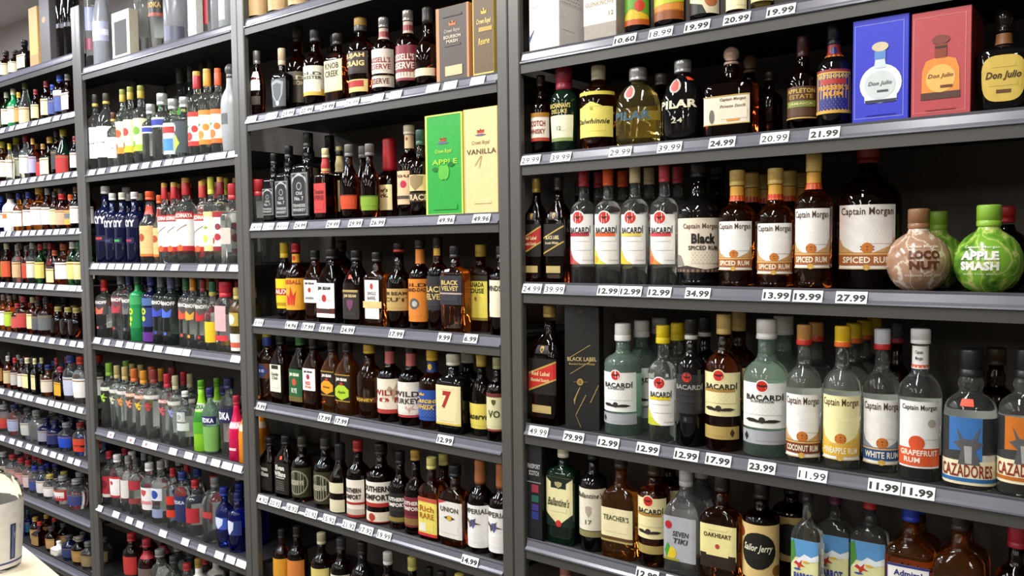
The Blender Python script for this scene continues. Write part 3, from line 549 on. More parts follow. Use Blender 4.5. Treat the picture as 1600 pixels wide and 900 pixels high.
I(4, 4, 1128, 743, 'flat', 'a', ('2a2018', dict(z=.86)), [L(868, 815, 76, 'eadf9a', t('OAKHEART', .70, 1.5, .13, '3a2a1a', 0, 0, .03), d(0, .38, .07, 'b8403a'), f(-.6, .6, .1, .26, 'a89a60', 2), f(-.5, .5, .84, .9, 'a89a60', 1)), L(.16, .29, 70, '2a1f14', f(-.7, .7, .35, .65, 'a99a5a', 2))], w=68, look='amber flat bottle with pale yellow label', name=NR)
I(4, 4, 1190, 754, 'std', 'm', ('1d1a18', dict(z=.86)), [L(895, 812, 78, 'd9bd7e', d(0, .52, .34, '17150f'), t('Sailor Jerry', .56, 1.2, .17, 'e6dfc8', 0, .35, .02), f(-.35, .35, .33, .40, 'b9b09a', 1, '17150f'), d(-.8, .82, .1, '8a3a1e'), d(.8, .16, .1, '8a5a1e'))], w=62, look='dark rum bottle, tan label with black disc', name=NR)
I(4, 4, 1237, 748, 'std', 'm', ('17140f', dict(z=.86)), [L(868, 800, 78, 'b39a62', d(0, .5, .36, '14120e'), f(-.3, .3, .45, .6, 'b9b09a', 1, '14120e'))], w=58, y=.12, look='dark rum bottle, tan label, set back', name=NR)  # label and cap darker than its twin's: back-row shade put into the colours
def parrot(yb, yt, fruit):
    return [L(yb, yt, 70, 'e4e4a6', b(-1, 1, .72, 1, '5d9ad0'), p([(-1, .62), (-.6, .66), (0, .78), (.5, .74), (1, .80), (1, .70), (0, .64)], 'e9f0f2'), p([(-1, .6), (-1, .95), (-.75, 1), (-.6, .75)], '4a8a3c'), p(sc(BIRD, -.35, .60, .42, .10), 'c8372a'), p(sc(LEAF, .1, .66, .3, .035), 'e8b52a'), p(sc(LEAF, -.5, .53, .3, .03), '2b50b0'),
              t('PARROT', .42, 1.4, .12, '2a3a9a', -.05, 0, .05), t('BAY', .29, .9, .11, '2a3a9a', -.05, 0, .05), d(-.3, .12, .09, fruit), d(.35, .10, .06, '9ac24a'))]
I(4, 4, 1262, 758, 'flat', 'c', ('221c22', dict(z=.87)), parrot(925, 812, '222222'), w=52, look='clear beach-label rum bottle with dark cap', name=NR)
I(4, 4, 1305, 764, 'flat', 'c', ('5c2a4a', dict(z=.87)), parrot(940, 832, 'a02a4a'), w=60, look='clear beach-label rum bottle with purple cap', name=NR)
I(4, 4, 1360, 770, 'flat', 'c', ('c0322a', dict(z=.87)), parrot(950, 842, 'e07a3a'), w=62, look='clear beach-label rum bottle with red cap', name=NR)
I(4, 4, 1424, 786, 'flat', 'o', ('1f3fb0', dict(z=.86, r=.36)), [L(.14, .52, 62, 'f0efea', b(-1, 1, .95, 1, '2b2f7a'), b(-1, -.95, 0, 1, '2b2f7a'), b(.95, 1, 0, 1, '2b2f7a'), t('Admiral', .82, 1.3, .13, '2a2f78', 0, 0, .03), t('Nelson\'s', .62, 1.3, .13, '2a2f78', 0, 0, .03), f(-.7, .7, .1, .45, '7a7aa0', 4))], w=82, look='orange rum bottle with blue cap', name=NR, nb=1)
I(4, 4, 1500, 798, 'flat', 'o', ('2a2420', dict(z=.86)), [L(.18, .47, 62, '3a3428', f(-.8, .8, .5, .9, 'b9ae8a', 4))], w=82, look='orange rum bottle with dark cap and label', name=NR, nb=1)
I(4, 4, 1590, 822, 'std', 'm', ('9e2030', dict(z=.84, r=.44)), [L(.3, .5, 70, '7a5a34')], w=62, look='brown bottle with red cap beside post', name=NR)
# lowest shelf of the rum bay: only tops show
for px, cap, g in ((884, 'a0685a', 'm'), (925, '4a3a34', 'm'), (968, '2a2420', 'k')):
    I(4, 5, px, 880 + (px - 884) * .27, 'std', g, cap, [L(.15, .5, 70, CRM)], w=44, name=NR)

# ------------------------------------------------------------------ whiskey bay (bay 3)
NW = 'whiskey_bottle'
def pl(yb, yt, A, paper, top=None, ti='2a2420', rows='8a8272', v=.72, band=None, wd=1.5, h=.16, sh=0, extra=()):
    e = []
    if band: e.append(b(-1, 1, band[0], band[1], band[2]))
    if top:
        tt = top.split('|')
        for i, s_ in enumerate(tt): e.append(t(s_, v - i * h * 1.25, wd, h, ti, 0, sh, .03))
    e.append(f(-.7, .7, .12, .36, rows, 4))
    return L(yb, yt, A, paper, *(e + list(extra)))
for px, w_ in ((402, 0), (434, 0), (466, 0)):
    I(3, 0, px, -108, 'std', 'm', '2a2420', [L(.06, .30, 78, 'b99a6a', f(-.8, .8, .2, .8, '5a4a30', 3))], D=.08, name=NW)
for px in (520, 560, 600): I(3, 0, px, -150, 'std', 'k', '2a2420', [L(.1, .4, 78, 'b99a6a')], name=NW)
I(3, 1, 401, 80, 'flask', 'm', ('7a7a78', dict(metal=.5, z=.80)), [L(143, 113, 58, 'e9e7e2'), L(165, 152, 60, '3a322a', f(-.8, .8, .2, .8, 'c9c4b8', 2))], D=.062, look='small dark bottle with bright silver label', name=NW)
I(3, 1, 440, 76, 'don', 'k', ('b9a88a', dict(z=.74, r=.36)), [L(168, 125, 80, '4c4f52', p(sc(SHIELD, 0, .5, .85, .47), '8d9298'), p(sc(SHIELD, 0, .5, .6, .36), '55585c'), d(0, .12, .09, 'b9d0f0'))], D=.085, look='black bottle with grey shield label', name=NW)
I(3, 1, 465, 44, 'std', 'm', ('3a3630', dict(z=.84)), [pl(163, 115, 80, '4a4032', 'OLD|BOURBON', 'b9ab84', 'a89a70', .8, h=.14)], look='slender brown bottle with brown label', name=NW)
I(3, 1, 492, 47, 'std', 'm', ('3a3a3a', dict(z=.85)), [pl(152, 106, 80, 'e2dbc2', 'OLD|FORESTER', '3a4a3a', 'a8a088', .74, (0, .22, 'd4a83a'), h=.11)], look='brown bottle with cream and gold label', name=NW, nb=1)
I(3, 1, 527, 53, 'flat', 'm', ('2a2826', dict(z=.84)), [pl(145, 96, 82, 'ddcf9c', 'KNOB|CREEK', '2a2620', '9a8c5c', .82, h=.20, extra=(b(-1, 1, 0, .03, 'b3983f'),))], look='flat dark bottle with cream block-letter label', name=NW)
I(3, 1, 563, 29, 'flask', 'm', ('b9924a', dict(z=.84, ring='3a3632', rh=.4)), [L(118, 84, 66, '2a130b', t('ELIJAH', .80, 1.5, .25, 'd6bd7a', 0, 0, .04), t('CRAIG', .46, 1.5, .25, 'd6bd7a', 0, 0, .04), f(-.5, .5, .05, .2, 'b9a06a', 1, '2a130b')), L(146, 127, 66, 'd9bd78', b(-.7, .7, .4, .9, 'a82a26'))], D=.098, look='broad bourbon bottle lettered straight on glass', name=NW)
I(3, 1, 599, 28, 'std', 'm', ('9a9894', dict(metal=.5, z=.87, rough=.25)), [pl(118, 80, 82, 'd9d0c4', 'RUSSELL\'S|RESERVE', '8a2a34', 'a09488', .55, h=.22), L(139, 121, 82, 'd3c9b8', t('RESERVE', .5, 1.3, .5, '6a3a2a', 0, 0, .03), b(-1, 1, .94, 1, '8a6a4a')), L(.72, .86, 180, 'b9a294', b(-1, 1, .2, .7, '8a2a34'))], look='dark bottle with cream label, red lettering', name=NW)
I(3, 1, 637, 17, 'std', 'm', ('a9a29a', dict(metal=.5, z=.87, rough=.25)), [pl(129, 74, 82, '7e1f2c', 'RUSSELL\'S|RESERVE', 'e3d5c4', 'b98a84', .66, h=.19), L(125, 114, 82, 'cfc5b2', f(-.8, .8, .2, .8, '5a4a3a', 1)), L(.72, .86, 180, 'b9a294', b(-1, 1, .2, .7, '8a2a34'))], look='dark bottle with maroon label', name=NW)
I(3, 1, 668, 12, 'std', 'm', ('201d1c', dict(z=.80, wax=1)), [L(122, 110, 82, 'd2c9aa', b(.7, 1, 0, 1, 'b83a30'))], D=.08, look='dark bottle with narrow cream strip label', name=NW)
I(3, 2, 400, 281, 'std', 'c', ('a02026', dict(z=.62, r=.6)), [], D=.05, look='small clear bottle with long red cap', name=NW)
def jd(yb, yt): return [L(yb, yt, 88, '1c1c1c', b(-.92, .92, .02, .98, '8f9090'), b(-.86, .86, .04, .96, '202020'), p([(-.8, .74), (-.5, .88), (0, .92), (.5, .88), (.8, .74), (.8, .86), (0, .99), (-.8, .86)], 'a9aaa8'), d(0, .68, .09, '8f9090'), d(0, .68, .065, '202020'), t('JACK DANIELS', .835, 1.2, .05, '2a2a2a'), t('Old', .52, .7, .08, 'b9bab8'), t('No. 7', .40, 1.0, .09, 'b9bab8', 0, 0, .03), t('TENNESSEE', .24, 1.4, .07, 'b9bab8'), t('WHISKEY', .14, 1.4, .07, 'b9bab8'))]
I(3, 2, 428, 240, 'sq', 'k', '151515', jd(337, 295), D=.066, look='square black-label bottle, smallest of three', name=NW)
I(3, 2, 451, 228, 'sq', 'k', '151515', jd(340, 283), D=.075, look='square black-label bottle, middle of three', name=NW)
I(3, 2, 481, 208, 'sq', 'k', '151515', jd(338, 270), D=.09, look='square black-label bottle, biggest of three', name=NW, nb=1)
I(3, 2, 508, 232, 'sq', 'm', ('e0d3a0', dict(z=.87)), [pl(333, 287, 88, 'b83432', 'Tennessee|FIRE', '6a1a18', '8a2622'), L(.66, .86, 180, 'a82a2c', b(-1, 1, 0, .3, 'd8c27a'))], D=.07, look='square bottle with red label and red neck', name=NW)
I(3, 2, 530, 229, 'sq', 'm', ('d6c886', dict(z=.88, ring='1a1a1a', rh=.5)), [pl(331, 283, 88, 'e8dca0', 'Tennessee|HONEY', '4a3a1c', 'a89a5c'), L(.66, .87, 180, 'd8c88a')], D=.07, look='square bottle with cream label and neck', name=NW)
I(3, 2, 545, 226, 'flask', 'm', ('6a6864', dict(z=.84)), [L(327, 305, 84, 'c9461e', b(-1, 1, .92, 1, '8a2a12'), f(-.8, .8, .3, .7, '6a2010', 2))], D=.08, look='dark bottle with orange band label', name=NW, nb=1)
I(3, 2, 577, 225, 'flask', 'm', ('6a6864', dict(z=.84)), [L(329, 306, 84, '7ea02c', b(-1, 1, .92, 1, '4a6a1a'), f(-.8, .8, .3, .7, '3a5010', 2))], D=.08, look='dark bottle with green band label', name=NW)
I(3, 2, 608, 217, 'squat', 'm', ('b01c26', dict(wax=1, z=.60)), [pl(329, 290, 80, 'e6d8a0', 'Maker\'s|Mark.', '3a3424', '9a8f60', .80, h=.17)], D=.098, look='squat square bottle dipped in red wax', name=NW)
I(3, 2, 639, 196, 'std', 'm', ('d8cdb4', dict(z=.90, r=.45)), [pl(320, 268, 82, 'd6b890', 'Four', '5a3a24', '8a6a44', .86, h=.12, extra=(d(0, .60, .11, 'b02040'), b(-1, 1, .16, .26, '4a3a34'))), L(.75, .895, 180, 'd6b78c', d(0, .7, .12, '9a2a3a'))], look='brown bottle with peach label, carved cream top', name=NW)
I(3, 2, 657, 203, 'std', 'm', ('2a4a40', dict(z=.82)), [L(299, 274, 82, 'd8c48a', p(sc(SHIELD, 0, .5, .5, .5), '8f7a54')), L(316, 302, 82, '2a1710', t('TRACE', .5, 1.5, .7, 'c9b48a', 0, 0, .04))], look='brown bottle, tan emblem label, green neck', name=NW)
I(3, 3, 434 + 10, 379, 'flask', 'm', ('d0b02a', dict(z=.80)), [pl(481, 435, 80, 'e6c620', 'RAUX', 'f0e6d0', 'a88a1c', .57, (.45, .68, 'b8342a'), extra=(b(-1, 1, .1, .2, 'b08a1c'),)), ], D=.085, look='dark bottle with yellow label and cap', name=NW)
I(3, 3, 462, 380, 'std', 'a', ('b02028', dict(z=.88)), [pl(483, 434, 80, 'e6a02a', 'FIREBALL', 'a83a1c', 'b06a1c', .88, h=.14, extra=(p([(-.3, .15), (-.35, .5), (-.1, .4), (.0, .75), (.2, .45), (.4, .6), (.3, .15)], 'c8321e'),)), L(.75, .86, 180, 'e2a228', d(0, .5, .3, 'b83020'))], look='amber bottle with orange flame label', name=NW)
def jb(yb, yt, A=66, bot='BOURBON'): return [L(yb, yt, A, WHT, t('JIM BEAM', .84, 1.4, .13, '26221f', 0, 0, .05), d(0, .56, .11, 'b02a28'), p(sc(LEAF, -.5, .5, .25, .05), 'c9c0b4'), p(sc(LEAF, .5, .5, .25, .05), 'c9c0b4'), t(bot, .20, 1.2, .10, '3a3a3a', 0, 0, .03), f(-.6, .6, .26, .34, '77736e', 2), f(-.5, .5, .06, .12, '77736e', 1))]
I(3, 3, 492, 391, 'slope', 'a', '17181a', jb(472, 437), look='amber bottle with white label and black cap', name=NW)
I(3, 3, 519, 389, 'slope', 'm', '17181a', jb(478, 425) + [L(.13, .2, 66, '5a2420')], D=.115, look='big handled bottle with wide white label', name=NW)
I(3, 3, 533, 376, 'dome', 'm', ('2a2420', dict(z=.86)), [], y=.15, D=.1, look='round brown bottle set back above white-label bottle', name=NW)
I(3, 3, 557, 391, 'slope', 'm', '17181a', [L(497, 452, 66, '2a2420', b(-.9, .9, .92, 1, 'a8925a'), t('JIM BEAM', .78, 1.5, .13, 'c9b27a', 0, 0, .04), p(sc(SHIELD, 0, .48, .4, .2), '6a3a5a'), f(-.7, .7, .1, .26, 'a8925a', 3, '2a2420'))], D=.085, look='dark bottle with black label, orange price sticker', name=NW, sticker=(-.1, .62, 'f0502e'))
I(3, 3, 589, 394, 'flat', 'a', ('1c1a1a', dict(z=.87)), [L(497, 437, 44, 'efece4', d(0, .84, .08, 'b83a38'), t('SINGLE', .66, 1.2, .09, '5a5a5a'), t('BARREL', .54, 1.2, .09, '5a5a5a'), f(-.7, .7, .05, .2, '8a8a86', 3), b(-1.3, 1.3, .28, .45, 'd8bf80'))], D=.095, look='flat amber bottle with narrow white label', name=NW)
I(3, 3, 623, 380, 'std', 'm', ('1d1b1a', dict(z=.90, ring='c03a34', rh=.2)), [pl(484, 450, 82, 'b99a5c', 'JIM BEAM|CUT', '3a2a14', '7a5f30', .76, h=.2)], D=.085, look='black bottle with gold parchment label', name=NW)
I(3, 3, 656, 374, 'std', 'm', ('2a2826', dict(z=.90)), [pl(501, 435, 82, 'd9822c', 'OLD|GRAND-DAD', '3a2010', '8a4a14', .86, h=.09, extra=(d(0, .42, .13, '55575a'), d(.05, .42, .07, 'b9b4aa'))), L(.73, .89, 180, 'cf7a2c', f(-.2, .2, .2, .8, '6a3a14', 3))], look='dark bottle with orange label and neck band', name=NW, nb=1)
I(3, 3, 684, 370, 'std', 'm', ('1c1a1a', dict(z=.88)), [pl(483, 431, 82, '26252a', 'BLACK|VELVET', 'cdb46a', '8a8890', .62, h=.18, band=(.27, .33, 'b9a294')), L(.80, .88, 60, 'c9a03a')], D=.08, look='tall dark bottle with black and gold label', name=NW)
I(3, 3, 711, 384, 'flat', 'a', '1e1d1f', [pl(475, 430, 78, '2c2c34', 'BLACK|VELVET', 'cdb46a', '8a8890', .76, h=.16, band=(.36, .41, 'b9a294'))], D=.10, look='flat amber bottle with black and gold label', name=NW, nb=1)
I(3, 3, 751, 382, 'flat', 'a', 'bda23c', [pl(499, 430, 74, 'e3d45a', 'CANADA|HOUSE', '2a2818', '9a9040', .80, h=.11, extra=(b(-1, 1, .88, 1, '2a2818'), p(sc(DIAM, 0, .48, .12, .06), 'b05a2a'), b(-1, 1, 0, .06, '8a7a2c')))], D=.10, look='flat amber bottle with yellow label and cap', name=NW)
I(3, 3, 783, 384, 'std', 'm', '2a2826', [pl(494, 437, 82, 'e2dcc0', 'WINDSOR', '2a2620', '9a947c', .78, h=.15)], look='brown bottle with cream label, half behind post', name=NW)
I(3, 4, 411, 520, 'flask', 'a', ('c8b02c', dict(z=.82, ring='2a3a8a', rh=.7)), [L(.34, .56, 60, '5a2f16', p(sc(DIAM, 0, .5, .7, .5), '28356f'), b(-.3, .3, .4, .6, 'b9c0d0'))], D=.085, look='amber bottle with blue diamond label', name=NW)
I(3, 4, 439, 523, 'slope', 'm', '171616', [L(610, 568, 52, 'e5e0cc', b(-.6, .6, .84, .98, '2a2620'), t('Canadian', .66, 1.3, .12, '3a362c', 0, .3), t('Club', .52, 1.0, .12, '3a362c', 0, .3), f(-.6, .6, .15, .35, '9a947c', 2))], D=.08, look='black bottle with plain cream label', name=NW)
I(3, 4, 469, 526, 'slope', 'm', ('2a6a34', dict(z=.88)), [L(625, 575, 72, '1f5a30', t('JIM BEAM', .82, 1.4, .13, 'e9e4d0', 0, 0, .05), d(0, .6, .11, 'c0503c'), t('RYE', .34, .8, .15, 'cfd8c8', 0, 0, .04), b(-1, 1, 0, .16, '6a5a2a'))], D=.085, look='dark bottle with green label and cap', name=NW)
I(3, 4, 490, 529, 'slope', 'a', '1f1a18', [L(608, 574, 66, WHT, t('JIM BEAM', .84, 1.3, .12, '26221f', 0, 0, .05), d(0, .62, .12, 'a02a34'), t('RED', .34, .8, .16, 'd0503c', 0, 0, .04), t('STAG', .16, .9, .12, 'd0503c', 0, 0, .04))], D=.08, look='amber bottle, white label with red lettering', name=NW)
I(3, 4, 519, 534, 'slope', 'o', '1f1a18', [L(616, 578, 66, '1c1712', b(-1, 1, .0, .04, 'a8842c'), b(-1, 1, .96, 1, 'a8842c'), t('JIM BEAM', .8, 1.4, .14, 'f0ead8', 0, 0, .05), d(0, .62, .1, 'b0302c'), p([(-.9, .2), (-.9, .45), (-.4, .6), (.4, .6), (.9, .45), (.9, .2), (0, .05)], 'e0981e'), t('Honey', .34, 1.0, .13, '3a2410', 0, .3))], D=.082, look='orange bottle with honey yellow label', name=NW)
I(3, 4, 543, 535, 'slope', 'o', '1f1a18', [L(625, 583, 66, '1c1712', b(-1, 1, .0, .04, 'a8842c'), b(-1, 1, .96, 1, 'a8842c'), t('JIM BEAM', .8, 1.4, .14, 'f0ead8', 0, 0, .05), d(0, .62, .1, 'b0302c'), p([(-.9, .2), (-.9, .45), (-.4, .6), (.4, .6), (.9, .45), (.9, .2), (0, .05)], 'a8c82a'), t('Apple', .34, 1.0, .13, '2a3a10', 0, .3))], D=.09, look='orange bottle with apple green label', name=NW)
I(3, 4, 577, 538, 'flask', 'a', ('c2a23a', dict(z=.88, r=.4)), [L(.22, .29, 70, '5a2a10', t('HONEY', .5, 1.4, .6, 'cdb03a', 0, 0, .04))], D=.10, look='amber bottle without paper label', name=NW)
I(3, 4, 609, 536, 'std', 'm', ('1f1a18', dict(z=.90)), [pl(642, 589, 84, 'e6dcc8', 'WILD|101', '9a2e2a', 'b09a84', .6, h=.17, band=(0, .22, 'b03a34'), extra=(p(sc(BIRD, .55, .62, .4, .3), 'a89478'),)), L(.74, .90, 180, 'b9605c', f(-.2, .2, .1, .9, 'e6dcc8', 4, 'b9605c'))], D=.085, look='dark bottle, bird label, first of two alike', name=NW)
I(3, 4, 642, 539, 'std', 'm', ('1f1a18', dict(z=.90)), [pl(648, 594, 84, 'e9e2d4', 'WILD|TURKEY', '3a3430', 'b09a84', .66, h=.16, band=(0, .07, 'b03a40'), extra=(p(sc(BIRD, .3, .24, .4, .14), 'c9a8a0'),)), L(.74, .90, 180, 'b9605c', f(-.2, .2, .1, .9, 'e6dcc8', 4, 'b9605c'))], D=.085, look='dark bottle with cream label, pink lettering below', name=NW)
I(3, 4, 675, 546, 'std', 'a', ('d0a82c', dict(z=.86)), [pl(653, 606, 82, '234a9a', 'Cascade|WHISKY', 'e0b83a', 'c9d0e0', .66, h=.17, sh=.3, band=(.18, .32, 'e4e2da'), extra=(p(sc(CROWN, -.3, .86, .2, .07), 'e0a82c'),)), L(.72, .85, 180, '2a4080', d(0, .5, .3, 'e0b83a'))], D=.085, look='amber bottle with bright blue label', name=NW)
I(3, 4, 708, 553, 'flat', 'k', ('ddd8c4', dict(z=.86, r=.42)), [L(661, 600, 76, 'e4d8a6', t('7', .64, .75, .44, 'a82a26', -.05, .15, .05), f(-.7, .7, .1, .34, '9a8f68', 4), f(-.5, .5, .9, .96, '9a8f68', 1), b(-1, 1, 0, .05, 'd0b44a'))], D=.10, look='black bottle with big red numeral label', name=NW, nb=1)
I(3, 4, 752, 552, 'flask', 'm', ('c8b054', dict(z=.84, wax=1)), [pl(667, 628, 82, 'e0cf5c', 'Reserve', '3a3618', '9a9040', .5, h=.26, sh=.3)], D=.09, look='dark bottle with gold cap and yellow label', name=NW)
I(3, 4, 777, 558, 'std', 'm', ('a8a878', dict(z=.86)), [pl(670, 612, 82, 'd3cfa0', 'VO', '3a4a2a', '8a8c60', .45, wd=.8, h=.2, band=(.9, 1, '6a2a24'), extra=(p(sc(SHIELD, 0, .76, .15, .08), '5a4a2a'), b(-1, 1, 0, .05, '8a3a2c')))], look='brown bottle with pale green label beside post', name=NW)
I(3, 5, 421, 683, 'slope', 'm', '1c1a1a', [L(762, 720, 76, '1c1814', t('Evan', .8, 1.2, .16, 'c9c6bc', 0, 0, .04), t('Williams', .6, 1.4, .16, 'c9c6bc', 0, 0, .04), f(-.6, .6, .1, .4, '8a867a', 4, '1c1814'))], D=.08, look='black bottle with white lettering, beside post', name=NW)
I(3, 5, 447, 680, 'slope', 'm', '1c1a1a', [L(768, 720, 76, '1c1814', t('Evan', .84, 1.2, .16, 'e0ddd2', 0, 0, .04), t('Williams', .64, 1.5, .16, 'e0ddd2', 0, 0, .04), b(-.6, .6, .50, .53, 'c9c6bc'), f(-.6, .6, .1, .44, 'a8a498', 5, '1c1814'))], D=.088, look='black bottle, white lettering, orange price sticker', name=NW, sticker=(.1, .63, 'f04a2c'))
for px, py, yb, yt, lk in ((472, 682, 772, 727, 'first'), (508, 684, 782, 733, 'second')):
    I(3, 5, px, py, 'std', 'm', ('3a382e', dict(z=.84)), [L(yb, yt, 82, '35321f', d(0, .5, .42, '8d8a74'), d(0, .5, .37, '2a2818'), t('RESERVE', .5, 1.0, .17, 'b9b59c', 0, 0, .04), f(-.4, .4, .64, .72, 'b9b59c', 1, '2a2818'))], D=.088, look='dark bottle with olive ring label, %s of two' % lk, name=NW)
I(3, 5, 531, 692, 'cone', 'm', ('1d1b1c', dict(z=.76, wax=1, r=.46)), [L(797, 776, 56, 'ddd6b4', f(-.6, .6, .2, .8, '8a8468', 3)), L(766, 750, 50, 'ddd6b4', f(-.6, .6, .2, .8, '8a8468', 2))], D=.08, look='dark bottle with two small cream labels', name=NW)
I(3, 5, 559, 688, 'std', 'm', ('a02a26', dict(z=.86)), [L(790, 745, 66, 'e8e0d0', t('SOUTHERN', .64, 1.5, .17, '26201c', 0, 0, .05), t('COMFORT', .42, 1.5, .17, '26201c', 0, 0, .05), b(-1, 1, .16, .24, 'a82a26')), L(804, 790, 66, 'c8b9a8', b(-1, 1, 0, .3, 'a82a26'))], D=.08, look='dark bottle with cream label and red cap', name=NW)
def soco(yb, yt, paper, ink, bd): return [L(yb, yt, 80, paper, t('SOUTHERN', .80, 1.5, .13, ink, 0, 0, .05), t('COMFORT', .62, 1.5, .13, ink, 0, 0, .05), b(-1, 1, .40, .52, bd), f(-.6, .6, .42, .50, 'd9cfc0', 1, bd))]
I(3, 5, 595, 692, 'rib', 'm', ('1f1a18', dict(z=.86)), [L(785, 747, 82, 'ebe5d8', t('SOUTHERN', .72, 1.5, .24, '2a2420', 0, 0, .05), t('COMFORT', .38, 1.5, .24, '2a2420', 0, 0, .05), b(-1, 1, 0, .16, 'b03028')), L(809, 793, 82, 'e6dcc4', d(-.1, .5, .38, 'a83a2c'), b(-1, 1, 0, .1, 'a82a26'))], D=.10, look='big dark bottle with two-part white and red label', name=NW)
I(3, 5, 625, 705, 'rib', 'm', '1c1a1a', soco(812, 766, '1f1c1c', 'e6e2d8', '2e2a2a') + [L(.1, .16, 82, '8a7a3a')], D=.085, look='dark bottle with black label, white lettering', name=NW)
I(3, 5, 649, 703, 'rib', 'm', ('b08a3a', dict(z=.88)), soco(818, 772, '7a2630', 'e0d6cc', '5a1a24') + [L(.12, .2, 82, '8a6a3a')], D=.085, look='dark bottle with dark red label, white lettering', name=NW)
I(3, 5, 674, 714, 'flat', 'a', 'd9d078', [pl(834, 775, 74, 'e2d264', 'Rich|RARE', 'a86a1c', 'b3a03c', .72, h=.15, extra=(b(-1, 1, .9, 1, 'c0503c'), b(-.8, -.1, .12, .34, 'e6e2d0'), b(-1, 1, 0, .08, 'c8323a')))], D=.09, look='amber bottle with yellow label, pale yellow cap', name=NW, nb=1)
I(3, 5, 711, 726, 'flat', 'a', '1c1d20', [pl(836, 780, 76, 'dedad2', 'UNION', '3a3632', '9a968e', .78, h=.14, extra=(p([(-1, .9), (-1, 1), (-.2, 1)], 'c8323a'), p(sc(DIAM, 0, .55, .5, .07), '3a3a3a'), d(0, .55, .08, 'd0a82c')))], D=.105, look='flat amber bottle with white label, black cap', name=NW)
for px, py, yb, yt, lk in ((750, 718, 849, 784, 'first'), (784, 724, 857, 789, 'second')):
    I(3, 5, px, py, 'std', 'm', ('a8683c', dict(z=.74, wax=1, r=.42)), [pl(yb, yt, 82, 'e9e7e4', 'IMPERIAL', '4a4642', 'b3afa8', .86, h=.12, extra=(p(sc(BIRD, -.2, .58, .6, .14), '5a4634'), p(sc(SHIELD, -.1, .56, .16, .11), '4a5aa0')))], D=.085, look='dark bottle, white eagle label, %s of two' % lk, name=NW)
for px, py, cap, g, lab in ((440, 826, '1f1a18', 'a', 'e0a02a'), (464, 822, '1f1a18', 'm', 'd8823a'), (502, 832, 'd8cfa8', 'm', 'e0d07a'), (533, 840, '3a3a3a', 'm', 'e0dccb'), (566, 846, '1c1a1a', 'k', '3a3a3a'), (606, 862, 'dcd8d0', 'm', 'c9c0b0'), (644, 870, 'c8bf6a', 'm', 'e0d07a'), (671, 886, '26302c', 'm', '3a4a3a'), (690, 892, '1c1a1a', 'm', CRM), (718, 896, 'c8b85a', 'a', 'e0d07a')):
    I(3, 6, px, py, 'std', g, (cap, dict(z=.84)), [L(.15, .52, 80, lab, f(-.7, .7, .2, .6, '6a6450', 4))], name=NW)
# ------------------------------------------------------------------ vodka bay (bay 2)
NV = 'vodka_bottle'
def lab(z0, z1, A, paper, ink='8a8a86', band=None, txt=None, ti='2a2a2a', extra=()):
    e = [b(-1, 1, band[0], band[1], band[2])] if band else []
    if txt: e.append(t(txt, .8, 1.5, .13, ti, 0, 0, .04))
    e.append(f(-.7, .7, .15, .4, ink, 3)); return L(z0, z1, A, paper, *(e + list(extra)))
I(2, 0, 136, -90, 'tall', 'c', ('c9ccd0', {}), [L(.15, .24, 80, '7a3a44'), L(.30, .48, 80, '8f93b0')], D=.07, name=NV)
I(2, 0, 157, -62, 'champ', 'u', ('9aa4c8', dict(z=.9)), [L(.28, .46, 84, 'a9adc6', b(-1, 1, .3, .6, 'e6e3ec'))], D=.095, look='frosted clear bottle with lilac band', name=NV)
I(2, 0, 218, -130, 'tall', 's', ('b9bcbc', {}), [L(.44, .56, 84, 'd8c83a', f(-.6, .6, .2, .8, '6a6a3a', 2))], D=.085, look='tall smoky bottle with yellow band', name=NV)
I(2, 0, 245, -75, 'tall', 'c', ('2a2a2a', {}), [L(.34, .52, 80, '26211c', t('VODKA', .62, 1.4, .3, 'c9a24a', 0, 0, .04), b(-1, 1, 0, .18, 'a8452c'))], D=.08, look='tall clear bottle with black and gold label', name=NV)
I(2, 0, 272, -95, 'champ', 'u', ('6a6c78', {}), [L(.05, .18, 80, '5a5c70')], D=.10, look='frosted flared bottle with blue grey base', name=NV)
I(2, 0, 322, -120, 'tall', 'c', ('b9bcbc', {}), [L(.12, .6, 40, 'b02a38', f(-.5, .5, .2, .8, 'e6d9d9', 4, 'b02a38'))], D=.07, look='clear bottle with long red label', name=NV)
I(2, 0, 336, -120, 'tall', 'u', ('8a8c8c', {}), [], D=.065, name=NV)
I(2, 0, 352, -110, 'tall', 'F', ('b9bcbc', {}), [L(.1, .5, 30, 'b9bcbc')], D=.085, look='frosted grey bottle beside post', name=NV)
KO = lambda z0, z1: [L(z0, z1, 76, 'efeeec', f(-.75, -.2, .55, .95, '9a9a98', 3), t('KETEL ONE', .48, 1.2, .06, '3a3a3a', -.1))]
I(2, 1, 147, 148, 'tall', 'c', ('3a3834', dict(ring='b9a24a', z=.84)), KO(.16, .56), D=.072, look='clear bottle, white label, orange price sticker', name=NV, sticker=(-.35, .63, 'ee4a30'))
I(2, 1, 165.5, 146, 'jug', 'c', ('4a4438', dict(ring='b9a24a', z=.86)), KO(.16, .56), D=.098, look='big round-shouldered clear bottle, white label', name=NV)
I(2, 1, 177, 176, 'tall', 'c', ('5a3a2a', dict(ring='b9a24a')), KO(.18, .55), D=.058, y=.018, look='small clear bottle with white label', name=NV)
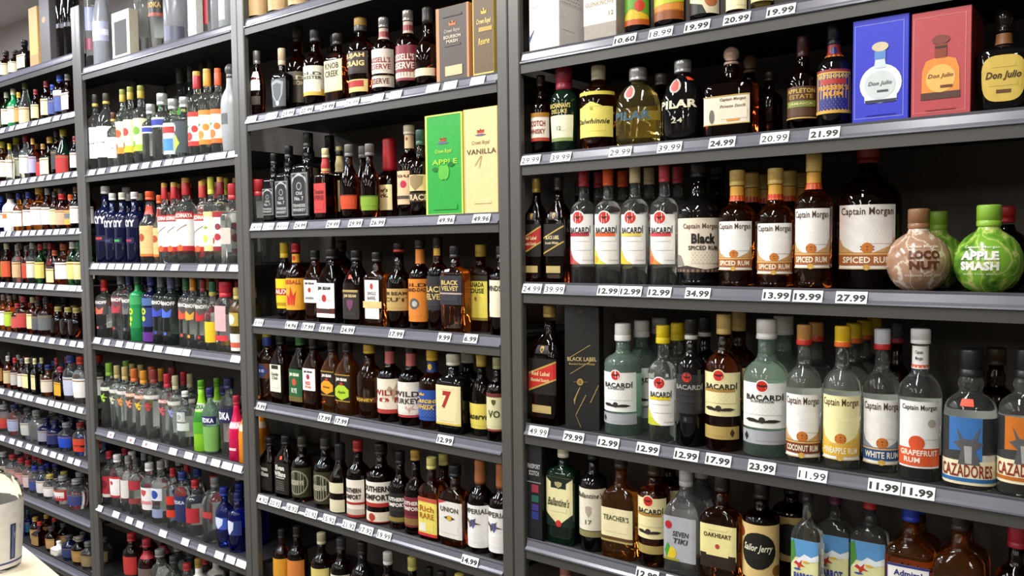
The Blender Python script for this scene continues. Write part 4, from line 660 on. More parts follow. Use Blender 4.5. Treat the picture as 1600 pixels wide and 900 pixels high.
for px, py, paper, fr, lk in ((191, 140, 'eedfb4', ('d9502c', 'e0882c'), 'orange fruit'), (203, 136, 'f0e6b4', ('d03a3a', 'e8c02c'), 'red fruit'), (219.5, 134, 'eeeab4', ('6aa02c', 'a8c83a'), 'green fruit')):
    I(2, 1, px, py, 'tall', 'c', ('8a8c3c', dict(z=.84, ring='b09a3a', rh=.55)), [L(.17, .58, 80, paper, b(-1, 1, 0, .2, fr[1]), d(-.4, .22, .12, fr[0]), d(.0, .62, .13, fr[0]), d(-.5, .8, .08, fr[1]), f(-.8, .2, .36, .5, '8a7a4a', 2))], D=.073, look='clear bottle with %s label' % lk, name=NV)
AB = lambda c1, c2: [L(.10, .60, 80, 'cfd6d6', b(-1, 1, .68, .88, c1), b(-.6, .5, .12, .5, c2), f(-.8, .7, .52, .66, '5a5a6a', 2, 'cfd6d6'))]
I(2, 1, 235, 163, 'tall', 'c', ('c6c8c8', dict(metal=.5, rough=.3, z=.83, r=.5)), [L(.5, .62, 80, 'c9d0d6', b(-.8, .8, .2, .8, '2a3a9a'))], D=.078, look='clear bottle with silver cap, no paper label', name=NV)
I(2, 1, 253, 146.5, 'tall', 'c', ('c6c8c8', dict(metal=.5, rough=.3, z=.83, r=.5)), [L(.5, .64, 80, 'c9d0d6', b(-.8, .8, .2, .8, '2a3a9a'))], D=.088, look='taller clear bottle with silver cap', name=NV)
I(2, 1, 270, 155, 'tall', 'c', ('c6c8c8', dict(metal=.5, rough=.3, z=.83, r=.5)), AB('b8322e', '4a8ac0'), D=.08, look='clear bottle printed red and blue', name=NV)
I(2, 1, 288, 152, 'tall', 'c', ('c6c8c8', dict(metal=.5, rough=.3, z=.83, r=.5)), [L(.10, .6, 80, '3a4448', p([(-.9, .3), (-.2, .6), (.2, .3), (-.3, .05)], 'a8c83a'), d(-.4, .8, .12, 'c6ccd0'))], D=.08, look='clear bottle printed lime and silver', name=NV)
for px, py, c1, ring, c2 in ((307, 112, 'c8a24a', 'b02a30', ('c0322c', '4a9a3c')), (323, 108, 'd0a24a', 'e09a3a', ('e0862c', '4a8a3a')), (340, 107, 'd0562a', 'd0562a', ('e0702a', '4a9a3a'))):
    I(2, 1, px, py, 'tall', 'c', (c1, dict(z=.80, ring=ring, rh=.72)), [L(.13, .52, 80, 'e8e0d0', b(-1, 1, .86, 1, c2[0]), b(-1, 1, 0, .14, c2[0]), d(-.2, .28, .13, c2[0]), p(sc(LEAF, -.5, .58, .4, .1), c2[1]), d(.3, .5, .1, c2[0]))], D=.08, look='clear bottle with %s fruit print, %s cap' % (cname(c2[0]), {307: 'red', 323: 'gold', 340: 'orange'}[px]), name=NV)
I(2, 1, 359, 100, 'flask', 'F', ('4a4a46', dict(ball=1, z=.84)), [L(.32, .44, 26, '5a5e60')], D=.105, rot=.05, look='frosted grey bottle with chained stopper', name=NV)
for px, py, hx, lk in ((281, 107, '3a9a3c', 'green'), (297, 104, 'd0c42c', 'yellow')):
    I(2, 1, px, py, 'tall', 't', ('4a4c4a', dict(z=.84)), [L(.44, .60, 80, hx, f(-.7, .7, .2, .8, 'e6e6c8', 2, hx))], D=.08, y=.14, look='smoky bottle with %s band, set back' % lk, name=NV)
for px, py in ((316, 99), (329, 93), (150, 140)): I(2, 1, px, py, 'tall', 't', ('4a4c4a', dict(z=.84)), [], D=.078, y=.2, name=NV, look='plain smoky bottle set back, %s' % {316: 'shorter of two', 329: 'taller of two', 150: 'alone'}[px])
def sky(c): return [L(.50, .62, 70, '0e1338', t('SKYY', .5, 1.5, .8, 'f0f0f0', -.1, 0, .05), ), L(.28, .36, 40, '0e1338', b(-.6, .6, .3, .7, c))]
for px, py, D_, c, cap in ((164.5, 291, .098, 'a83a34', 'e9e9e6'), (175.5, 302, .075, '3a3a5a', 'e9e9e6'), (191, 301, .075, '3a9a4a', 'dcdcc0'), (210, 300, .075, '9a2a44', 'e6dede')):
    I(2, 2, px, py, 'tall', 'n', (cap, dict(z=.90, r=.42)), sky(c), D=D_, name=NV, nb=1 if px in (164.5, 210) else 0, look={164.5: 'big navy blue bottle with white cap', 175.5: 'navy blue bottle, white cap, smaller', 191: 'navy blue bottle with cream cap, green print', 210: 'navy blue bottle, white cap, red ring print'}[px])
for px, py, D_ in ((234, 299, .09), (249, 305, .075)):
    I(2, 2, px, py, 'cone', 'c', ('e0572a', dict(z=.88)), [L(.10, .52, 62, 'd9b478', d(-.2, .62, .13, 'a8442c'), b(-1, 1, 0, .08, 'd0702c'), f(-.8, .6, .30, .36, '6a4a2a', 1), f(-.8, .6, .84, .92, '8a6a3a', 1)), L(.68, .80, 70, 'c93a2c')], D=D_, look='clear bottle, tan label, orange cap, %s' % ('bigger' if D_ > .08 else 'smaller'), name=NV)
def sto(paper, c1, c2=None): return [L(.15, .60, 82, paper, b(-1, 1, .82, 1, c1), t('STOLICHNAYA', .91, 1.8, .11, 'f2ece0', 0, 0, .04), p([(-.7, .42), (.5, .66), (.5, .69), (-.7, .46)], '8a7a6a'), b(-1, 1, 0, .13, c1), d(0, .08, .085, c2 or 'd8622a'), f(-.8, -.2, .28, .34, '6a6a6a', 1))]
for px, py, D_, cap, ring, col, lk in ((256.5, 286, .075, 'c89a4a', 'b0242a', 'b8282a', 'first of the red-label trio'), (271.5, 285, .075, 'c89a4a', 'b0242a', 'b8282a', 'second of the red-label trio'), (290, 278, .095, 'c89a4a', 'b0242a', 'b8282a', 'biggest of the red-label trio'), (315.5, 283, .085, 'c89a4a', 'b83a34', 'b8282a', 'apart from the red-label trio')):
    I(2, 2, px, py, 'tall', 'c', (cap, dict(z=.80, ring=ring, rh=.70)), sto('efece6', col), D=D_, look='clear bottle, ' + lk, name=NV, nb=1 if px > 280 else 0)
I(2, 2, 329, 276.6, 'tall', 'c', ('c8c84a', dict(z=.80)), [L(.15, .60, 82, 'ece6c4', b(-1, 1, .88, 1, 'd8c88a'), d(-.2, .32, .1, 'e0c63a'), p(sc(LEAF, -.1, .6, .35, .07), '8aa04a'), b(-1, 1, 0, .13, 'e0d08a'))], D=.078, look='clear bottle with yellow cap and lemon label', name=NV)
I(2, 2, 344, 276.6, 'tall', 'c', ('c89a4a', dict(z=.80, ring='7a1a24', rh=.7)), [L(.15, .60, 82, 'ece8e0', b(-1, 1, .86, 1, '9a2a30'), d(-.4, .27, .09, 'a82a30'), d(.15, .36, .09, 'b0303a'), d(.2, .62, .08, '8a3a44'), p(sc(LEAF, -.5, .68, .2, .07), '4a9a4a'), b(-1, 1, 0, .12, '8a1f2c'))], D=.082, look='clear bottle with cherry label', name=NV, nb=1)
I(2, 2, 364, 287, 'sq', 'c', ('b02a30', dict(z=.80, r=.5)), [L(.25, .45, 50, 'c9b4a8')], D=.08, look='clear square bottle with red cap beside post', name=NV)
SM = lambda c1, c2: [L(.40, .66, 76, '2c2c30' if c1 is None else c1, t('SMIRNOFF', .80, 1.7, .22, 'e9e6e0', 0, 0, .04), p([(-.8, .1), (-.3, .55), (.2, .3), (.6, .5), (.5, .05), (-.2, .0)], c2)), L(.14, .2, 40, '2a2a2c', d(0, .5, .4, c2))]
I(2, 3, 162.5, 437, 'tall', 'c', ('b8282c', dict(z=.80)), SM('4a4648', 'd9705a'), D=.076, look='clear bottle with red cap and coral print', name=NV)
I(2, 3, 189, 428, 'tall', 'c', ('6a6c70', {}), SM('6a4044', 'b03a44'), D=.085, look='clear bottle with dark red band', name=NV)
I(2, 3, 201, 430, 'tall', 't', ('2a3060', {}), SM('4a4c50', '6a6a6a'), D=.07, look='smoky bottle with navy cap', name=NV)
I(2, 3, 214.5, 428, 'tall', 'q', ('2a4a34', {}), [L(.55, .66, 70, '3fa05a'), L(.20, .50, 62, '1f8a4a', d(-.2, .82, .17, 'b4d82a'), d(-.2, .82, .07, '1f6a3a'), d(-.2, .45, .13, 'b4d82a'), d(-.3, .2, .1, 'b4d82a'))], D=.082, look='bright green bottle with lime rings', name=NV)
I(2, 3, 236, 429, 'tall', 'n', ('2a3a7a', {}), [L(.55, .66, 70, '4a6a9a'), L(.24, .52, 62, '2a3a78', d(-.2, .8, .18, 'b4c82a'), d(-.2, .8, .07, '2a2a5a'), d(-.2, .42, .14, 'b4c82a')), L(.02, .16, 80, '5a2a80')], D=.082, look='blue and violet bottle with lime rings', name=NV)
for px, cap, c2, lk in ((251, '6a6c70', '3a4ab0', 'smoky cap, blue berry'), (267, '5a6080', '4a6ad0', 'grey cap, blue flower'), (290, '3a6a44', 'd8503c', 'dark green cap'), (301, 'c8862c', 'e0a03a', 'orange cap'), (317, '8a3038', 'c0282c', 'maroon cap')):
    I(2, 3, px, 430 + (px - 250) * .09, 'tall', 'c' if px > 280 else 't', (cap, dict(z=.82)), SM(None if px < 280 else '55504c', c2), D=.08, look='clear bottle with %s print' % lk if px < 280 else 'clear bottle with %s and printed label' % lk, name=NV, nb=1)
I(2, 3, 332, 440, 'cone', 'c', ('2f6a4a', dict(z=.80, ring='b0a03a')), [L(.12, .42, 60, 'e8c022', f(-.7, .7, .55, .85, 'c06a1c', 2))], D=.085, look='clear bottle with yellow label, green cap', name=NV)
I(2, 3, 352.5, 440, 'slope', 'c', ('c82a3c', dict(z=.78)), [L(.30, .66, 62, 'd8a8a8', f(-.5, .5, .1, .8, 'c0283a', 4)), L(.16, .24, 80, 'c8323a')], D=.09, look='clear angular bottle with long red cap', name=NV)
I(2, 3, 371, 449, 'flask', 'y', ('c8b46a', dict(z=.82)), [L(.42, .62, 46, 'b9a24a', d(-.2, .5, .4, 'e0dcc8')), L(.04, .3, 60, 'e6e2dc', b(-1, 1, .2, .5, 'd0604a'))], D=.085, look='pale gold bottle beside post', name=NV)
for px, py, cap, c2, lk in ((170, 567, '7aa83a', '9ac83a', 'lime cap'), (182.5, 571, 'b3a46a', 'c9c8b0', 'tan cap, plain print'), (195, 573, 'b9a86a', 'd88a3a', 'tan cap, orange print'), (209.5, 576, 'd06a30', 'e0876a', 'coral cap'), (224, 579, 'd8902a', 'd8b42a', 'orange cap, yellow print'), (240, 577, '8a3a34', 'b8323a', 'rust cap, red print'), (261, 584, 'b8283c', 'c8505a', 'crimson cap'), (273.5, 587, 'b9b08a', '8a90c0', 'tan cap, blue print')):
    I(2, 4, px, py, 'tall', 'c', (cap, dict(z=.80)), [L(.58, .64, 80, {'7aa83a': 'b9c8a0', 'd06a30': 'd08a5a', 'd8902a': 'd8905a', 'b8283c': 'c0605a'}.get(cap, 'c0bdb4'), t('SMIRNOFF', .5, 1.7, .7, 'f0eee8', 0, 0, .03)), L(.42, .555, 60, None, p(sc(BIRD, 0, .5, .7, .5), c2), d(.2, .1, .18, c2))], D=.08, look='clear flavoured bottle, ' + lk, name=NV, nb=1)
I(2, 4, 289, 611, 'tall', 'c', ('e6e4e0', dict(z=.9)), [L(.50, .68, 44, 'b9bcb8', d(0, .5, .4, 'e0e0dc'), d(0, .5, .3, 'a0a4a0')), L(.3, .44, 70, 'd0d4d0')], D=.08, look='clear bottle with white cap and round emblem', name=NV)
I(2, 4, 314, 594, 'champ', 'l', ('5aa01e', dict(z=.88)), [L(.58, .68, 84, 'dfe8d0', t('SVEDKA', .5, 1.4, .7, '2a6a24', 0, 0, .05)), L(.42, .56, 178, '2a7a24'), L(.26, .42, 178, '58a828')], D=.085, look='lime green bottle with white band', name='vodka_bottle')
I(2, 4, 328, 606, 'flask', 'G', ('26225a', dict(z=.86)), [L(.46, .58, 84, '26225e', t('SVEDKA', .5, 1.5, .6, 'f0f0f0', 0, 0, .04)), L(.04, .42, 178, '7ab05a')], D=.09, look='clear and green bottle with violet band', name=NV)
I(2, 4, 357, 591, 'flask', 'c', ('1f2350', dict(z=.87)), [L(.44, .62, 178, '201f4a', t('SVEDKA', .5, .65, .55, 'f0f0f0', -.08, 0, .04))], D=.11, look='big clear bottle with navy band and cap', name=NV)
I(2, 4, 369, 618, 'champ', 'P', ('a8243c', dict(z=.86)), [L(.50, .60, 84, 'e6a0b0', t('SVEDKA', .5, 1.5, .7, 'ffffff', 0, 0, .04)), L(.16, .20, 30, 'f0d0d8')], D=.08, look='hot pink bottle beside post', name=NV)
I(2, 4, 384, 622, 'champ', 'O', ('d0761e', dict(z=.86)), [L(.5, .6, 84, 'e8d0b0')], D=.07, look='orange bottle half hidden by post', name=NV)
PV = [(168, 704, .085, 'c', 'a82a34', [L(.15, .55, 76, 'a02a34', d(0, .6, .2, '6a1a24'), b(-1, 1, 0, .15, 'c9c4bc'))], 'clear bottle with deep red label'), (183, 710, .10, 'c', 'e9e8e4', [L(.2, .6, 76, 'c02a34', b(-.8, .8, .1, .9, 'ebe8e4'), d(0, .7, .1, 'c8323a'), f(-.5, .5, .2, .5, '9a9a96', 3, 'ebe8e4'))], 'clear bottle, white cap, red-bordered label'), (200, 712, .085, 'c', '8a8c8c', [L(.25, .58, 66, 'd8d4cc')], 'clear bottle with plain off-white label'), (212, 716, .08, 'c', '4a4c4c', [L(.45, .62, 70, 'a8303a'), L(.2, .3, 70, '8a3a3a')], 'clear bottle with two dull red labels'),
      (233, 723, .095, 'c', 'e6e4e0', [L(.18, .58, 76, 'e6e4e2', b(-.7, .7, .25, .4, 'd88a90'), p(sc(SHIELD, 0, .75, .3, .15), 'c04a44'))], 'clear bottle, white cap, white label'), (251, 720, .09, 'c', '9a9c9c', [L(.38, .58, 50, 'd8dce4', d(0, .5, .35, '2a4aa0')), L(.1, .24, 50, '8a94b8')], 'clear bottle with blue seal label'), (270, 731, .075, 'c', 'a8242a', [L(.2, .55, 72, '26201f', b(-1, 1, .6, 1, 'c82f20'), b(-1, 1, .0, .35, 'd03a24'), f(-.7, .7, .42, .52, 'd8d0c8', 1, '26201f'))], 'clear bottle with black and red label'), (285, 737, .10, 'c', '2a3a7a', [L(.18, .62, 76, '26305c', t('VODKA', .75, 1.4, .14, 'c6c8d8', 0, 0, .04), f(-.7, .7, .3, .6, 'a0a4c0', 3, '26305c'))], 'clear bottle with navy label and cap'), (305, 750, .08, 'c', 'b0242c', [L(.25, .52, 62, 'b02a34', f(-.7, .7, .4, .7, 'e0d0d0', 2, 'b02a34'))], 'clear bottle, small red label and cap'), (336, 746, .12, 'c', '8a8c8c', [L(.4, .5, 30, 'b03a3c')], 'big plain clear plastic jug'), (350, 761, .095, 'b', '1f2f8a', [L(.32, .52, 60, '3a58b8', p(sc(SHIELD, 0, .5, .6, .5), 'd0dcf0'))], 'blue glass bottle with pale crest'), (372, 769, .085, 'b', '1c2a6a', [L(.3, .55, 60, '26387a', p(sc(SHIELD, -.2, .5, .5, .5), 'd8dce8'))], 'blue glass bottle beside post')]
for px, py, D_, g, cap, lb, lk in PV: I(2, 5, px, py, 'jug' if D_ > .11 else 'flask' if D_ > .09 else 'tall', g, (cap, dict(z=.86)), lb, D=D_, look=lk, name=NV)
for px, py, g, cap, lb, D_ in ((205.5, 833, 'm', 'a8262c', [L(.15, .6, 76, 'b8322c', b(-1, 1, .1, .25, '1a1414'))], .09), (229, 842, 'm', 'b03038', [L(.66, .8, 178, 'a8303a'), L(.2, .5, 70, '6a5a54')], .09), (250, 858, 'c', '8a8c8c', [L(.2, .5, 70, '9a9490')], .10), (272, 868, 't', '3a3c3c', [L(.2, .5, 70, '5a5650')], .09), (292, 880, 'c', 'b03030', [L(.2, .5, 70, 'a8303a')], .08), (310, 873, 'w', 'a8863a', [L(.2, .5, 70, 'e6e0d0')], .075), (340, 900, 'c', '6a6c6c', [], .09), (366, 915, 'c', '6a6c6c', [], .09)):
    I(2, 6, px, py, 'flask' if D_ > .085 else 'tall', g, (cap, dict(z=.86)), lb, D=D_, name=NV)

# ------------------------------------------------------------------ liqueur bay (bay 1)
NL = 'liqueur_bottle'
def q(s, rows):
    for r_ in rows:
        px, py, g, cap, hx = r_[:5]; kind = r_[5] if len(r_) > 5 and r_[5] else 'std'; D_ = r_[6] if len(r_) > 6 and r_[6] else 0
        lb = [] if hx is None else [L(.14, .54, 80, hx, f(-.7, .6, .2, .45, '6a6450', 3, hx), b(-1, 1, .86, .92, '8a6a34'))] + ([r_[7]] if len(r_) > 7 and r_[7] else [])
        I(1, s, px, py, kind, g, (cap, dict(z=.84)), lb, D=D_, name=NL, look=r_[8] if len(r_) > 8 else None)
q(0, [(-9, 76, 'm', '2a2420', CRM), (9, 80, 'm', '2a2420', 'e0d3a0', None, .07), (24, 79, 'm', '2a2420', 'd8cfae', None, .07), (38, 63, 'k', '1c1c1c', 'e6dfb8', 'flat', .085)])
for px, D_, g in ((82, .075, 'k'), (97, .075, 'k'), (108, .07, 'k')): I(1, 0, px, -70, 'tall', g, '3a3c3c', [L(.30, .34, 60, '2a2a34')], D=D_, name=NL)
q(1, [(-6, 148, 'm', '3a2a1a', CRM), (10, 144, 'g', '9aa08a', 'cfd6c4', None, 0, None, 'green bottle with pale label and grey cap'), (20.5, 139, 'q', 'd8d4b0', 'd8e6b8', None, 0, None, 'bright green bottle with pale stripe label'), (29, 144.5, 'E', 'd0a82c', 'b98a4a', None, 0, None, 'dark green bottle, tan label, yellow cap'), (39, 129, 'c', '5a6a3a', 'e0c89a', 'champ', 0, None, 'clear long-necked bottle with tan base label'), (55.5, 140, 'm', '8a2a26', 'e6d69a'), (72, 127, 'm', '7a2a24', 'e8d8a0', None, 0, None, 'brown bottle, arched cream label, red cap'), (82, 132.5, 'm', '2a4aa0', '3a4a8a', None, 0, None, 'brown bottle with small blue label'), (94, 117, 'm', '2a4aa8', '46568f', 'flask', 0, L(.5, .62, 70, 'e6e6e6'), 'brown bottle with blue and white label'), (105.5, 116, 'm', '5a5850', 'efece8', 'flat', 0, None, 'brown bottle with jagged white label')])
q(2, [(3, 221, 'a', 'd0c04a', 'e6dcc8'), (14.5, 224, 'c', 'd0bc2a', 'e6e2da', None, 0, None, 'clear bottle with yellow cap'), (25, 215, 's', 'b8b02c', 'e0dcbc', None, .09, None, 'taller clear bottle with yellow cap'), (40, 211, 's', '8a2a34', 'd8d8d4', None, .085, None, 'clear bottle with wine red cap'), (51, 216, 'm', 'c9964a', 'a8a0c0', None, 0, None, 'dark bottle with lilac label'), (57.5, 224, 'r', 'b8863a', 'e8e0b0', 'squat', .09, None, 'red bottle with square cream label'), (67, 225, 'r', 'b08a4a', 'b02a2c', 'squat', .075, None, 'red squat bottle with red label'), (78, 214, 'm', 'b08a3a', 'ece2ae', 'squat', .105, None, 'dark squat bottle with large cream label'), (88, 203, 'm', '2a2a2a', '3a3a3a', None, .07), (98.5, 202, 'E', 'b0a02c', 'b02a2a', 'champ', .095, None, 'dark green long-necked bottle with red label'), (117, 213, 'm', '7a2a2c', 'e6d8d0', None, 0, None, 'brown bottle, pale label, red cap beside post')])
q(3, [(1, 307, 'b', '2a4ab0', 'dfe3ee'), (16, 301, 'w', '2a2826', 'f0ece6', 'flask', .095, L(.34, .46, 30, 'd8702a'), 'white bottle with orange dot'), (29, 302, 'o', '2a2f80', 'f0eeea', None, 0, None, 'orange bottle with navy ring'), (44, 300, 'a', '2a4a9a', 'e6e2dc', None, 0, None, 'amber bottle with blue cap'), (61, 293, 'o', 'd0a83a', 'e0d8e6', None, .085, None, 'orange bottle with pale lilac label'), (74, 294, 'm', '9a9a9a', 'ece8e2', None, 0, None, 'brown bottle with grey cap'), (85, 299, 'm', '3a3834', 'd8cf9a'), (97, 303, 'm', 'c02a2a', 'e6a88a', 'flask', .09, None, 'dark bottle with salmon label and red cap'), (110.5, 304, 'a', 'd8652a', 'd8a84a', None, .08, L(.28, .46, 44, '6a6c70'), 'amber bottle, grey oval on gold label'), (118.5, 292, 'm', '5a3a2a', 'e6dcd8', None, .075)])
q(4, [(-4, 384, 'm', '3a3630', '8aa83a'), (10, 380, 'm', 'c8bc9a', 'd8502c', None, 0, None, 'dark bottle with low orange label'), (27, 382, 's', '8a8878', 'd0a87a', None, 0, None, 'smoky bottle with tan base label'), (41, 384, 'm', '5a5850', 'b8402c'), (50.5, 379, 't', '9a9a8a', 'd8cdb8', None, .07), (63, 381, 'g', 'a82c2c', 'e0cf6a', None, 0, None, 'green bottle, yellow label, red cap'), (78.5, 379, 'r', 'a02a30', None, 'champ', .07, None, 'red long-necked bottle'), (85.5, 391, 'm', 'a8502c', 'd8c490', 'squat', .09, None, 'squat dark bottle with rust cap'), (100, 381, 'A', 'a0502c', 'efede8', None, .085, None, 'light amber bottle with white label'), (113.5, 378, 'g', 'd8d6d0', 'e0c87a', 'flask', .09, None, 'green bottle with white cap and gold label'), (123, 378, 'E', '2f7a4a', 'dccf9a', 'flask', .08, None, 'dark green bottle with green cap')])
q(5, [(-6, 458, 'o', '8a7a6a', 'e0cfc0'), (5, 460, 'o', '8a8078', 'e8d8d0'), (14.7, 462, 'o', '8a7c6c', 'a8c83a', None, 0, None, 'orange bottle with lime label'), (27, 474, 'a', 'b8303a', 'c0504c', None, .075, None, 'amber bottle with coral label, red cap'), (36.5, 463, 'a', 'b03a4a', 'b8403c', None, .085, None, 'amber bottle with red label, pink cap'), (51, 464, 'a', 'b3a878', 'e8dc9a', None, .08, None, 'amber bottle with long cream label'), (59, 469, 'a', '3a3a3a', '55585a', None, .08, None, 'amber bottle with grey label'), (73, 465, 'a', '2a2a2a', '5f6462', None, .085, None, 'amber bottle with tall grey label')] + [(px, py, 'm', 'a8985a', None, 'caz', .085, L(.2, .56, 44, hx, f(-.6, .6, .3, .6, '5a4a30', 3, hx)), lk) for px, py, hx, lk in ((91, 479, 'd8a07a', 'dark jug bottle with pink oval label'), (106.5, 480, '6a9a3c', 'dark jug bottle with green oval label'), (119.5, 481, 'c8a24a', 'dark jug bottle with gold oval label'))])
q(6, [(-2, 552, 'm', '4a6a3a', 'c08a4a'), (12, 556, 'a', 'b8b4ac', 'c9b48a'), (23, 559, 'm', 'b02a30', 'b9b4ac', None, 0, None, 'dark bottle with red cap'), (34, 560, 'm', '5a5a58', 'd8d4c8'), (42.5, 559, 'k', 'd8cfa0', 'e6d9a0', 'flat', .08, None, 'black bottle, long cream label, cream cap'), (54, 560, 'k', 'd0c890', 'dcd29a', 'flat', .06, None, 'slim black bottle with narrow cream label'), (64, 566, 'a', '3a5aa0', 'c9c6c0', None, .08, None, 'amber bottle with small white label'), (75, 570, 'o', '1f2f60', 'd8cdb8', None, .075, None, 'orange bottle with navy cap'), (88, 559, 'm', '8a2a2a', None), (94, 573, 'm', '8a2a2e', 'd8a21e', 'flat', .09, None, 'dark bottle with bright yellow label'), (110.5, 555, 'c', '2a3a7a', 'b9c0d0', 'flask', .10, None, 'big clear bottle with blue cap'), (126.5, 557, 'c', 'c03028', 'ece6e0', 'flask', .095, None, 'clear bottle, white and red label, red cap')])
q(7, [(-8, 628, 'c', '8a8a8a', 'c8b0b0'), (6, 632, 'c', '9a9a9a', 'b83a34', 'flask', .09, None, 'clear bottle with red label'), (23, 632, 'c', '26305a', '9aa0b8', 'flask', .095, None, 'clear bottle with navy cap'), (44, 637, 'c', '3a3a3c', 'b9bab4', 'flask', .095, None, 'clear bottle with dark cap'), (57, 641, 's', '8a8a86', None, 'flask', .095), (72, 652, 'n', '1c2040', '8a8a9a', None, .08, None, 'navy bottle with grey label'), (86, 656, 'n', '1c2048', '20285a', None, .08), (104, 660, 'c', '8a8c90', '1f46b8', 'flask', .095, None, 'clear bottle with bright blue label'), (126, 660, 'c', '8a2a2a', 'd03a24', 'flask', .09, L(.28, .34, 80, '1a1616'), 'clear bottle with red and black label')])
q(8, [(5, 706, 'c', '9a9a9a', 'b9b4b0', 'flask', .09), (20, 710, 'c', 'a02a30', 'b88a8a', 'flask', .09), (33.5, 715, 'c', 'a8242a', 'c08a8a', 'flask', .085, None, 'clear bottle with bright red cap'), (44, 719, 'c', 'a02428', 'c8b4b0', 'flask', .085), (54, 728, 'c', '26389a', '3a4a80', 'flask', .085, None, 'clear bottle with blue cap and label'), (66, 728, 'c', '24306a', 'd8d0cc', 'flask', .08), (78, 741, 'c', 'c8b45a', 'e6e0dc', 'flask', .085, None, 'clear bottle with yellow cap'), (98, 743, 'c', '9a9a9a', 'c02a3a', 'flask', .10, L(.24, .46, 60, 'e9e4e0'), 'clear bottle with red-bordered white label'), (120, 748, 'c', '9a9ca0', '3a4478', 'flask', .11, None, 'big clear bottle with navy label')])
q(9, [(30, 800, 'b', '1f4a5a', '2a5a80'), (55, 808, 'a', 'b8963a', 'b9945a', 'flask', .085), (62, 815, 'm', 'c0392a', '9a7a4a', 'squat', .09), (80, 822, 'm', '3a3a3a', 'b9925a', 'flask', .09), (92, 845, 'w', 'efece6', 'e0d8c8', 'squat', .085, None, 'white bottle with cream label'), (108, 836, 'n', '3a3a3a', '2a3a6a', 'flask', .085), (124, 838, 'm', '8a8078', 'a8824a', 'flask', .09), (138, 846, 'c', '6a6c6c', '8a7a5a', 'flask', .085)])
# ------------------------------------------------------------------ cartons among the bottles
GB = 'gift_box'
box_item(4, 0, 825, -150, 872, .118, 'e4e1dc', 'tall white carton with line-drawn bottle at end of top shelf, rum bay', els_side=(f(-.8, .8, .30, .62, 'b3afaa', 14, 'e4e1dc'), f(-.8, .2, .13, .19, '6a7090', 2, 'e4e1dc'), f(.3, .9, .06, .1, '6a7090', 1, 'e4e1dc')),
         elsf=(p([(-.1, .14), (.55, .13), (.75, .2), (.75, .46), (.35, .6), (.3, .8), (-.05, .8), (-.05, .6), (-.35, .46), (-.35, .2)], 'c9c9cb'), p([(-.05, .15), (.5, .14), (.69, .2), (.69, .455), (.3, .59), (.25, .79), (0, .79), (0, .59), (-.29, .455), (-.29, .2)], 'e0deda'), f(-.2, .6, .2, .45, 'b9bac0', 8, 'e0deda'), p([(-1, .06), (-1, .10), (-.6, .16)], '2a3a78'), f(-.9, -.4, .3, .36, 'b3afaa', 2, 'e4e1dc')))
box_item(4, 0, 911, -130, 962, .10, '9a9288', 'grey whisky carton with cream panel label, top shelf, rum bay', elsf=(b(-1, 1, .13, .34, 'e6e0d0'), t('GLENKINCHIE', .29, 1.75, .035, '8a7c5c'), f(-.9, -.2, .17, .23, '9a8c6c', 2, 'e6e0d0'), t('12', .2, .3, .035, '7a6c4c', .7), b(-1, 1, .36, .7, 'd8d0bc')))
def don_box(kind):
    if kind == 'b':
        return (b(-.9, .82, .94, .945, '8f9be0'), b(-.9, .82, .05, .055, '8f9be0'), b(-.92, -.90, .05, .945, '8f9be0'), b(.81, .83, .05, .945, '8f9be0'),
                d(.02, .37, .19, 'dfe8ee', .185), b(-.55, .6, .20, .27, 'dfe8ee'), p([(-.5, .19), (.55, .19), (.62, .22), (-.55, .22)], '2a3348'), d(.0, .36, .14, 'c9d2d2', .135), p([(-.22, .52), (.22, .52), (.17, .60), (-.17, .60)], 'cfdbe2'), b(-.2, .2, .60, .68, '5b8ac9'), d(0, .72, .075, 'cdbf9f', .045),
                t('Don Julio', .37, .85, .05, '4a5058', 0, .3, .02), b(-.1, .3, .29, .31, '4a5058'), f(-.5, .55, .075, .09, '8f9be0', 1, '2c35c4'))
    return (b(-.9, .82, .94, .944, 'cf8a88'), b(-.9, .82, .05, .054, 'cf8a88'), b(-.92, -.90, .05, .944, 'cf8a88'), b(.81, .83, .05, .944, 'cf8a88'),
            p([(-.64, .20), (.64, .20), (.62, .44), (.5, .53), (.2, .555), (-.2, .555), (-.5, .53), (-.62, .44)], 'e08a2c'), p([(-.66, .17), (.66, .17), (.66, .235), (-.66, .235)], '4a2418'), d(0, .36, .125, 'e8b65c', .13), b(-.2, .2, .55, .68, '8a3a26'), d(0, .72, .075, '7a2c24', .042), b(-.2, .2, .64, .66, '3a1a14'),
            t('Don Julio', .38, .85, .05, '6a3414', 0, .3, .02), b(0, .4, .27, .295, '6a3414'), f(-.5, .5, .07, .085, 'cf8a88', 1, 'b5444a'))
box_item(4, 1, 1333, 34, 1421, .13, '2c35c4', 'bright blue tequila carton printed with a clear bottle, second shelf, rum bay', elsf=don_box('b'))
box_item(4, 1, 1425, 22, 1519, .13, 'b5444a', 'red tequila carton printed with an amber bottle, second shelf, rum bay', side='8a2c30', elsf=don_box('r'))
